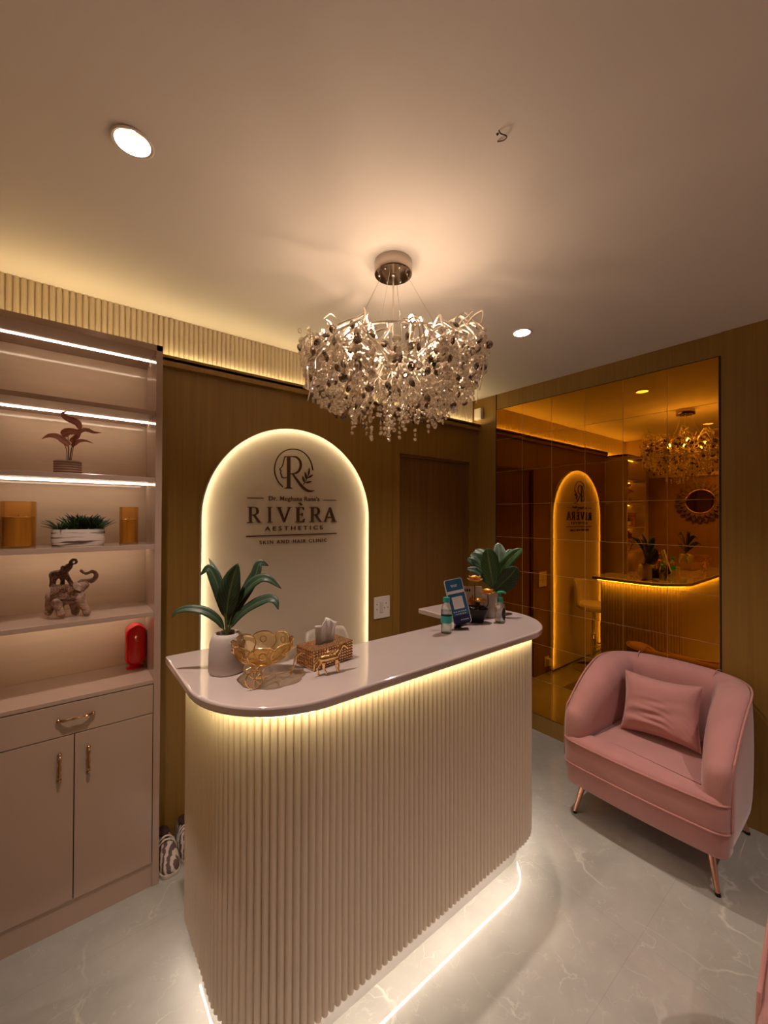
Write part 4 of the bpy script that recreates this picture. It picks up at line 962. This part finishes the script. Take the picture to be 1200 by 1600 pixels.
plant('potted_plant', 'potted plant with long drooping dark green leaves at the left end of the counter', (.434, 1.395, ZT), .057, .128, [
    ([(350, 984), (340, 968), (320, 955), (296, 951), (276, 956), (269, 965)], 14, -.02, (0, 0, .5), 0),
    ([(352, 966), (346, 935), (337, 906), (326, 888), (313, 899)], 19, .02, (.1, 0, .1), 0),
    ([(350, 950), (345, 920), (338, 895), (326, 872)], 12, .07, (.3, 0, 0), 0),
    ([(354, 962), (357, 935), (364, 905), (372, 880)], 34, -.02, (.1, 0, 0), 0),
    ([(357, 980), (370, 950), (388, 920), (400, 897), (406, 880), (420, 884)], 20, .03, (-.2, 0, .1), 0),
    ([(366, 950), (382, 926), (400, 908), (418, 904), (440, 920)], 18, -.03, (-.2, 0, .4), 0),
    ([(360, 982), (374, 962), (395, 946), (418, 936), (430, 939), (435, 953)], 18, -.06, (-.1, 0, .6), 0),
    ([(355, 978), (358, 960), (362, 940), (374, 922)], 12, .08, (0, 0, .1), 0)], None, [M_leaf])
plant('potted_plant', 'potted plant with broad upright green leaves at the right end of the counter', (1.75, 1.325, ZT), .050, .122, [
    ([(771, 918), (767, 895), (763, 872), (761, 857)], 31, -.05, (.1, 0, 0), 1),
    ([(777, 905), (779, 885), (780, 866), (778, 848)], 24, .04, (0, 0, 0), 2),
    ([(776, 905), (787, 885), (801, 869), (816, 857)], 19, -.01, (-.2, 0, .1), 1),
    ([(774, 922), (784, 912), (797, 900), (808, 886)], 32, -.04, (-.1, 0, .1), 0),
    ([(769, 910), (757, 889), (746, 873), (736, 865)], 28, .03, (.2, 0, .1), 0),
    ([(768, 916), (755, 902), (743, 892), (729, 889)], 14, -.03, (.2, 0, .3), 0),
    ([(768, 912), (752, 895), (740, 880), (730, 873)], 16, .0, (.2, 0, .1), 0),
    ([(771, 905), (760, 884), (752, 868), (743, 858)], 24, .08, (.2, 0, 0), 0),
    ([(774, 900), (784, 884), (794, 870), (799, 858)], 20, .08, (-.2, 0, 0), 0)], lambda t: max(.03, sin(pi*min(1, t)**.95)**.5), [M_leaf, M_leaf2, M_leaf3])

# gold carriage bowl drawn by a little horse
bc = Vector((.505, 1.262, ZT))
t = thing('carriage_bowl', 'gold wire and amber glass carriage bowl with a small horse on the counter', 'bowl', bc)
b = MB(); npet = 8; nu, nv = 64, 10; vs = []; rim = []
for j in range(nv+1):
    v = j/nv
    for i in range(nu):
        a = 2*pi*i/nu; sc0 = abs(sin(npet*a/2))**.6; r = .026+.064*sin(v*pi/2)**.9+.006*v*v*sc0; z = .050+.062*v**1.5+.012*v**3*sc0
        vs.append(bc+Vector((r*cos(a), r*sin(a), z)))
        if j == nv: rim.append(bc+Vector((r*cos(a), r*sin(a), z)))
b.add(vs, [(j*nu+i, j*nu+(i+1) % nu, (j+1)*nu+(i+1) % nu, (j+1)*nu+i) for j in range(nv) for i in range(nu)]+[tuple(range(nu-1, -1, -1))])
gl = b.build('glass_bowl', M_amber, t, solid=.002)
b = MB(); b.tube(rim, .0022, 6, closed=True)
for k in range(npet):
    a = 2*pi*k/npet
    b.tube(catmull([bc+Vector(((.026+.064*sin(v*pi/2)**.9+.002)*cos(a+.12*sin(6*v)), (.026+.064*sin(v*pi/2)**.9+.002)*sin(a+.12*sin(6*v)), .050+.062*v**1.5)) for v in (0, .25, .5, .75, 1)], 12), .0019, 5)
    m_ = a+pi/npet; q = bc+Vector((.092*cos(m_), .092*sin(m_), .098)); b.tube([q+Vector((-.010*sin(m_)*cos(s_), .010*cos(m_)*cos(s_), .010*sin(s_))) for s_ in [2*pi*i/14 for i in range(14)]], .0016, 5, closed=True)
b.tube([bc+Vector((.028*cos(2*pi*k/24), .028*sin(2*pi*k/24), .049)) for k in range(24)], .002, 5, closed=True)
b.build('wire_basket', M_gold, t)
dirx = Vector((.93, .36, 0)).normalized()*1.0; dirx = Vector((1, -.12, 0)).normalized(); side = Vector((dirx.y, -dirx.x, 0))   # travel direction of the carriage
wc = on(398, 1062, 'z', ZT+.0285)
for s_, c0 in ((0, wc), (1, wc+Vector((.03, .105, 0)))):
    b = MB(); b.tube([c0+dirx*.026*cos(2*pi*k/28)+Vector((0, 0, .026*sin(2*pi*k/28))) for k in range(28)], .0021, 6, closed=True)
    for k in range(6): a = 2*pi*k/6+.3; b.tube([c0, c0+dirx*.025*cos(a)+Vector((0, 0, .025*sin(a)))], .0014, 5)
    b.ball(c0, .004, 8, 6); b.build('wheel', M_gold, t)
b = MB(); w2 = wc+Vector((.03, .105, 0)); mid = (wc+w2)/2
b.tube([wc, w2], .0016, 6); b.tube([mid, bc+Vector((0, 0, .05))], .002, 6); b.tube([bc+Vector((.02, -.01, .05)), wc], .0014, 5); b.tube([bc+Vector((.02, .02, .05)), w2], .0014, 5)
fr0 = on(455, 1054, 'z', ZT+.002)
b.tube(catmull([wc, (wc+fr0)/2+Vector((0, -.004, .010)), fr0+Vector((0, 0, .012)), fr0+Vector((.012, 0, .05)), fr0+Vector((.035, -.01, .072))], 16), .0016, 6)
b.tube(catmull([fr0, fr0+Vector((.008, 0, .03)), fr0+Vector((.022, 0, .058)), fr0+Vector((.04, -.01, .065))], 10), .0022, 6)
b.tube(catmull([w2, w2+Vector((.06, .0, .0)), w2+Vector((.10, -.03, .03)), w2+Vector((.13, -.05, .055))], 12), .0016, 6)
for z in (.02, .035, .05): b.tube(catmull([fr0+Vector((.01, 0, z)), fr0+Vector((.03, .02, z+.004)), fr0+Vector((.045, .035, z))], 8), .0012, 5)
b.build('chassis', M_gold, t)
hc = Vector((.692, 1.165, ZT)); hx = Vector((.97, -.1, 0)).normalized(); hy = Vector((-hx.y, hx.x, 0))
def HP(x, z, y=0): return hc+hx*x*1.12+hy*y*1.2+Vector((0, 0, z*1.15))
K = [(HP(-.022, .046), HP(.020, .047), .0115, .0108)]+chain([HP(.022, .050), HP(.033, .062), HP(.041, .076)], [.0095, .007, .0065])+chain([HP(.041, .076), HP(.051, .073), HP(.060, .064)], [.0065, .005, .0038])
for P_, y_ in (([(-.026, .036), (-.036, .020), (-.031, .003)], .006), ([(-.022, .036), (-.020, .019), (-.011, .003)], -.006), ([(.022, .038), (.036, .022), (.034, .003)], .006), ([(.020, .038), (.019, .018), (.026, .003)], -.006)):
    K += chain([HP(x, z, y_) for x, z in P_], [.0062, .0034, .0036])
K += chain([HP(-.034, .048), HP(-.046, .036), HP(-.049, .018)], [.004, .0036, .0025])
blob('horse', K, M_gold, t, .0011, 3)
b = MB(); b.tube(catmull([HP(.028, .060, 0), HP(.034, .072, 0), HP(.040, .082, 0), HP(.048, .080, 0)], 8), [.004, .0045, .005, .004, .004, .003, .003, .002, .002], 6)
for k in range(6): a = 2*pi*k/6; b.tube(catmull([HP(.006, .056), HP(.006+.014*cos(a), .062, .012*sin(a)), HP(.006+.020*cos(a), .052, .016*sin(a))], 6), .0013, 5)
b.build('mane_and_harness', M_gold, t)

# beaded tissue box
p0 = on(490, 1050, 'z', ZT); p1 = on(552, 1029, 'z', ZT); ex = (p1-p0); bw = ex.length; ex.normalize(); ey = Vector((-ex.y, ex.x, 0))
p0 = p0+ey*.0; bd, bh = .105, .070
t = thing('tissue_box', 'gold beaded tissue box with a white tissue sticking out on the counter', 'tissue box', p0+ex*bw/2+ey*bd/2)
ins = .006
def BP(x, y, z): return p0+ex*x+ey*y+Vector((0, 0, z))
b = MB(); b.add([BP(x, y, z) for x in (ins, bw-ins) for y in (ins, bd-ins) for z in (.001, bh-ins)], [(0, 1, 3, 2), (4, 6, 7, 5), (0, 4, 5, 1), (2, 3, 7, 6), (0, 2, 6, 4), (1, 5, 7, 3)])
b.build('box', mat('gold_box_liner', (.50, .30, .15), .35, metal=.6), t, smooth=False)
b = MB(); st = .0118; nx, ny, nz = round(bw/st), round(bd/st), round(bh/st)
for i in range(nx+1):
    for j in range(ny+1):
        for k in range(nz+1):
            if i in (0, nx) or j in (0, ny) or k == nz:
                if k == nz and abs(i-nx/2) < 2.6 and abs(j-ny/2) < 1.2: continue
                b.ball(BP(.005+(bw-.01)*i/nx, .005+(bd-.01)*j/ny, .006+(bh-.012)*k/nz), .0056, 6, 5)
b.build('beads', M_crate, t)
b = MB(); vs = []; nu, nv = 26, 9
for j in range(nv+1):
    for i in range(nu+1):
        u = i/nu*2-1; v = j/nv; wdt = .040+.016*v; zz = bh-.006+.082*v*(1-.18*u*u)+.005*sin(u*5+1)*v
        vs.append(BP(bw/2+u*wdt+.006*v, bd/2+.006*sin(u*5+1)*(.3+v)+.003*sin(u*13)*v+.012*v*u, zz))
b.add(vs, [(j*(nu+1)+i, j*(nu+1)+i+1, (j+1)*(nu+1)+i+1, (j+1)*(nu+1)+i) for j in range(nv) for i in range(nu)])
b.build('tissue', M_tissue, t, solid=.0008)

# bottle with teal cap
c = on(700, 990, 'z', ZT); c = Vector((c.x, c.y+.01, ZT)); 
t = thing('water_bottle', 'small clear water bottle with teal cap and label on the counter', 'bottle', c)
MB().lathe([(.001, 0), (.021, 0), (.024, .004), (.0235, .02), (.0245, .03), (.0235, .04), (.024, .085), (.0245, .10), (.021, .118), (.012, .135), (.011, .140), (.001, .140)], c, 32).build('bottle_body', M_btl, t)
MB().lathe([(.001, .138), (.0145, .138), (.0148, .142), (.0145, .156), (.0135, .158), (.001, .158)], c, 24).build('cap', M_teal, t)
MB().lathe([(.0242, .048), (.0250, .049), (.0250, .078), (.0242, .079)], c, 32, capb=False, capt=False).build('label_band', M_teal, t)
MB().lathe([(.001, .003), (.0215, .003), (.0222, .10), (.001, .102)], c, 24).build('water', glass('water', (.9, .95, .95), 0, 1.33, .6), t)

# payment display, leaning back, blank where the code was
cb = on(724, 984, 'z', ZT); 
t = thing('payment_display', 'blue leaning payment display card with white border on a black stand', 'display', (cb.x, cb.y, ZT))
hw_, hh_, th = .043, .205, .008; n_ = 8
def rrect(hw, h0, h1, r):
    P = []
    for cx, cz_, a0 in ((hw-r, h0+r, -90), (hw-r, h1-r, 0), (-hw+r, h1-r, 90), (-hw+r, h0+r, 180)):
        for k in range(n_+1): a = radians(a0+90*k/n_); P.append((cx+r*cos(a), cz_+r*sin(a)))
    return P
root_parts = []
def rr_part(name, m, hw, h0, h1, r, y0, y1):
    b = MB(); b.slabxz(rrect(hw, h0, h1, r), y0, y1); b.v = [(x+cb.x, y+cb.y, z+ZT) for x, y, z in b.v]; return b.build(name, m, t, smooth=False)
M_blue = mat('display_blue', (.035, .13, .28), .25); M_dwhite = mat('display_white', (.72, .70, .72), .3)
rr_part('frame', M_dwhite, hw_, .012, .012+hh_, .010, -.008, 0)
rr_part('screen', M_blue, hw_-.003, .015, .009+hh_, .008, -.0086, -.0079)
rr_part('header_band', M_dwhite, hw_-.0035, .150, .163, .001, -.0092, -.0085)
rr_part('white_square', M_dwhite, .025, .080, .135, .002, -.0092, -.0085)
rr_part('lower_panel', mat('display_navy', (.03, .035, .12), .25), hw_-.0035, .018, .050, .006, -.0091, -.0085)
b = MB()
for z, xs_ in ((.188, (-.014, -.006, .004, .010)), (.182, (-.010, 0, .008)), (.068, (-.028, -.018, -.006, .006, .016, .026)), (.057, (-.020, -.010, 0, .012, .022)), (.030, (-.002, .008, .018, .027))):
    for x in xs_: b.box(x-.0035, x+.0035, -.0096, -.0089, z-.0017, z+.0017)
b.v = [(x+cb.x, y+cb.y, z+ZT) for x, y, z in b.v]; b.build('small_print', M_dwhite, t, smooth=False)
b = MB(); b.add([(cb.x-.036, cb.y-.010, ZT+.012), (cb.x+.036, cb.y-.010, ZT+.012), (cb.x+.036, cb.y+.045, ZT-.006), (cb.x-.036, cb.y+.045, ZT-.006), (cb.x-.036, cb.y+.001, ZT+.09), (cb.x+.036, cb.y+.001, ZT+.09), (cb.x+.036, cb.y+.022, ZT+.02), (cb.x-.036, cb.y+.022, ZT+.02)], [(0, 1, 2, 3), (0, 4, 5, 1), (4, 7, 6, 5), (7, 3, 2, 6), (0, 3, 7, 4), (1, 5, 6, 2)])
b.build('stand', M_black, t, smooth=False, bevel=.003)
t.matrix_world = Matrix.Translation((cb.x, cb.y, ZT+.016)) @ Matrix.Rotation(-YAW+radians(4), 4, 'Z') @ Matrix.Rotation(radians(-13), 4, 'X') @ Matrix.Rotation(radians(-11), 4, 'Y')

# black bowl with gold flowers
c = on(748, 974, 'z', ZT); c = Vector((c.x+.015, c.y+.035, ZT)); qx = Vector((cos(-YAW), sin(-YAW), 0)); qy = Vector((sin(YAW), cos(YAW), 0))
t = thing('flower_fountain', 'square black bowl with three gold metal flowers on the counter', 'ornament', c)
b = MB(); vs = []; n = 32
for r, z in ((.001, 0), (.030, 0), (.036, .004), (.056, .062), (.058, .068), (.052, .068), (.048, .055), (.001, .055)):
    for k in range(n):
        a = 2*pi*(k+.5)/n; q = (abs(cos(a))**5+abs(sin(a))**5)**(-1/5); vs.append(c+(qx*cos(a)+qy*sin(a))*r*q+Vector((0, 0, z)))
b.add(vs, [(j*n+k, j*n+(k+1) % n, (j+1)*n+(k+1) % n, (j+1)*n+k) for j in range(7) for k in range(n)]); b.build('bowl', M_black, t)
b = MB(); rn = random.Random(3)
for k in range(46): a = rn.uniform(0, 6.28); r = .046*sqrt(rn.random()); b.ball(c+qx*r*cos(a)+qy*r*sin(a)+Vector((0, 0, .060)), rn.uniform(.005, .009), 7, 5, (1, .9, .6))
b.build('pebbles', mat('dark_pebbles', (.03, .025, .025), .25), t)
dC = c.dot(CD)
def dp(u, v, dd=0): rr = ray(u, v); return CO+rr*((dC+dd)/rr.dot(CD))
for (u, v, r, tilt, dd) in ((742, 909, .041, .35, 0), (762, 929, .037, .15, -.01), (749, 941, .036, -.1, -.02)):
    q = dp(u, v, dd); fl = None; b = MB()
    for ring, (rr_, el, nn_) in enumerate(((1, .45, 7), (.8, 1.1, 6), (.5, 1.8, 5))):
        if v == 941 and ring: continue
        for k in range(nn_):
            a = 2*pi*k/nn_+ring*.4; d_ = (qx*cos(a)+qy*sin(a)); e = Vector((0, 0, 1))
            b.leaf([q+d_*.003, q+d_*r*rr_*.55+e*r*rr_*el*.25, q+d_*r*rr_*.98+e*r*rr_*el*.75], r*.85*rr_+.004, (-d_*.6+e), n=6, fold=.25, prof=lambda t: max(.12, sin(pi*min(1, t*.8+.12))**.7))
    fl = b.build('flower', M_flow, t, solid=.0008)
    b = MB(); b.tube(catmull([c+(q-c)*.25*Vector((1, 1, 0)).length*0+Vector((0, 0, .058))+(Vector((q.x-c.x, q.y-c.y, 0)))*.4, Vector((q.x, q.y, c.z+.08))*1, q-Vector((0, 0, .002))], 8), .0028, 8); b.build('flower_stem', M_bstem, fl)
# printed gift bag behind the flowers
bl = on(722, 958, 'z', ZT); c = Vector((1.60, 1.40, ZT)); dC2 = c.dot(CD); rr = ray(738, 945); c = CO+rr*((dC2)/rr.dot(CD)); c.z = ZT
t = thing('gift_bag', 'cream paper bag with a dark and orange print behind the gold flowers', 'bag', c)
def GB(x, y, z): return c+qx*x+qy*y+Vector((0, 0, z))
hwb, hb, db = .048, .158, .022
b = MB(); b.add([GB(-hwb, -db, 0), GB(hwb, -db, 0), GB(hwb, db, 0), GB(-hwb, db, 0), GB(-hwb*.97, -db*.25, hb), GB(hwb*.97, -db*.25, hb), GB(hwb*.97, db*.25, hb), GB(-hwb*.97, db*.25, hb)], [(0, 1, 5, 4), (2, 3, 7, 6), (1, 2, 6, 5), (3, 0, 4, 7), (3, 2, 1, 0), (4, 5, 6, 7)])
b.build('paper_body', mat('cream_paper', (.62, .50, .38), .6), t, smooth=False)
def gpatch(pts, name, m):
    b = MB(); P = []
    for x, z in pts: P.append(GB(x, -db+db*.75*z/hb-.0012, z))
    b.add(P, [tuple(range(len(P)))]); return b.build(name, m, t, smooth=False, solid=.0008)
MO = mat('orange_print', (.62, .14, .02), .5); MK = mat('black_print', (.03, .015, .012), .5)
gpatch([(-.012, .03), (.002, .03), (.006, .085), (.0, .12), (-.010, .10)], 'print_figure', MO); gpatch([(-.022, .085), (-.012, .075), (-.008, .10), (-.016, .105)], 'print_figure', MO)
gpatch([(.012, .03), (.030, .03), (.032, .07), (.024, .098), (.014, .09)], 'print_figure', MK)
for k in range(3): gpatch([(-.040+.012*k+.0045*cos(a), .140+.008*sin(a)) for a in [2*pi*i/10 for i in range(10)]], 'print_letter', MK)
# sanitiser pump bottle
c = on(784, 973, 'z', ZT); c = Vector((c.x+.004, c.y+.012, ZT))
t = thing('sanitiser_bottle', 'clear pump bottle with green top and dark oval label at the counter end', 'bottle', c)
MB().lathe([(.001, 0), (.023, 0), (.025, .003), (.025, .075), (.022, .088), (.012, .100), (.011, .106), (.001, .106)], c, 32, sx=1, sy=1).build('bottle_body', M_btl, t)
MB().lathe([(.001, .100), (.0135, .100), (.0135, .120), (.008, .123), (.001, .123)], c, 24).build('collar', M_green, t)
b = MB(); b.tube([c+Vector((0, 0, .12)), c+Vector((0, 0, .142))], .0035, 10); b.tube(catmull([c-qx*.016+Vector((0, 0, .143)), c+Vector((0, 0, .147)), c+qx*.018+Vector((0, 0, .146)), c+qx*.027+Vector((0, 0, .140))], 8), [.005, .006, .006, .006, .0055, .005, .0045, .004, .0035], 10); b.build('pump', M_green, t)
b = MB(); vs = []; nn_ = 20
for i in range(nn_): a = 2*pi*i/nn_; th_ = .50*cos(a)+.55; d_ = (qx*sin(th_)-qy*cos(th_)); vs.append(c+d_*.0256+Vector((0, 0, .045+.030*sin(a))))
b.add(vs, [tuple(range(nn_))]); b.build('label', M_gap, t, smooth=False)
MB().lathe([(.001, .002), (.0225, .002), (.0225, .05), (.001, .05)], c, 24).build('gel', MATS['water'], t)

# ------------------------------------------------------------------ pair of shoes between the cabinet and the counter
ms = mat('striped_shoe_fabric', (.35, .27, .23), .7); nt = ms.node_tree; tc = nt.nodes.new('ShaderNodeTexCoord'); mp = nt.nodes.new('ShaderNodeMapping'); mp.inputs['Rotation'].default_value = (.5, .3, .75)
wv = nt.nodes.new('ShaderNodeTexWave'); wv.inputs['Scale'].default_value = 14; wv.inputs['Distortion'].default_value = 3; wv.inputs['Detail Scale'].default_value = 3; cr = nt.nodes.new('ShaderNodeValToRGB'); cr.color_ramp.elements[0].position = .35; cr.color_ramp.elements[0].color = (.10, .06, .055, 1); cr.color_ramp.elements[1].position = .65; cr.color_ramp.elements[1].color = (.52, .44, .38, 1)
nt.links.new(tc.outputs['Object'], mp.inputs[0]); nt.links.new(mp.outputs[0], wv.inputs[0]); nt.links.new(wv.outputs[0], cr.inputs[0]); nt.links.new(cr.outputs[0], nt.nodes['Principled BSDF'].inputs['Base Color'])
M_sole = mat('shoe_sole', (.55, .48, .42), .6); M_strap = mat('shoe_strap', (.60, .52, .46), .6)
def shoe(cx, cyy, mir, label):
    t = thing('shoe', label, 'shoe', (cx, cyy, 0), 'pair of striped shoes by the cabinet')
    st = [(-.0, .022, .030), (.012, .034, .045), (.04, .042, .058), (.08, .045, .072), (.115, .042, .090), (.15, .037, .100), (.20, .034, .085), (.235, .028, .080), (.245, .018, .070)]
    b = MB(); vs = []; m = 14
    for (yy, hw, hh) in st:
        for k in range(m): a = pi*k/(m-1); vs.append((cx+mir*.004*sin(yy*12)+hw*cos(a)*(1 if sin(a) < .5 else 1), cyy-.12+yy, .014+(hh-.014)*max(0,sin(a))**.75))
    n = len(st); fs = [(i*m+k, (i+1)*m+k, (i+1)*m+k+1, i*m+k+1) for i in range(n-1) for k in range(m-1)]+[tuple(range(m)), tuple((n-1)*m+k for k in range(m-1, -1, -1))]
    b.add(vs, fs); b.build('upper', ms, t, sub=1)
    sole = [(cx+hw*1.05, cyy-.12+yy) for yy, hw, _ in st]+[(cx-hw*1.05, cyy-.12+yy) for yy, hw, _ in reversed(st)]
    MB().prism(sole, 0, .018).build('sole', M_sole, t, bevel=.003)
    b = MB()
    for yy, hh, hw in ((.112, .094, .044), (.128, .1, .042)):
        b.tube([(cx+hw*cos(pi*k/12), cyy-.12+yy, .016+(hh-.012)*max(0,sin(pi*k/12))**.75) for k in range(13)], .0038, 6)
    b.build('strap', M_strap, t)
    MB().lathe([(.001, 0), (.026, 0), (.024, .004), (.001, .003)], (cx, cyy+.062, .094), 20, sx=1, sy=1.5).build('opening', M_gap, t)
shoe(.3885, 2.120, 1, 'striped grey shoe beside the cabinet, nearer the cabinet'); shoe(.482, 2.14, -1, 'striped grey shoe next to the counter, right one of the pair')
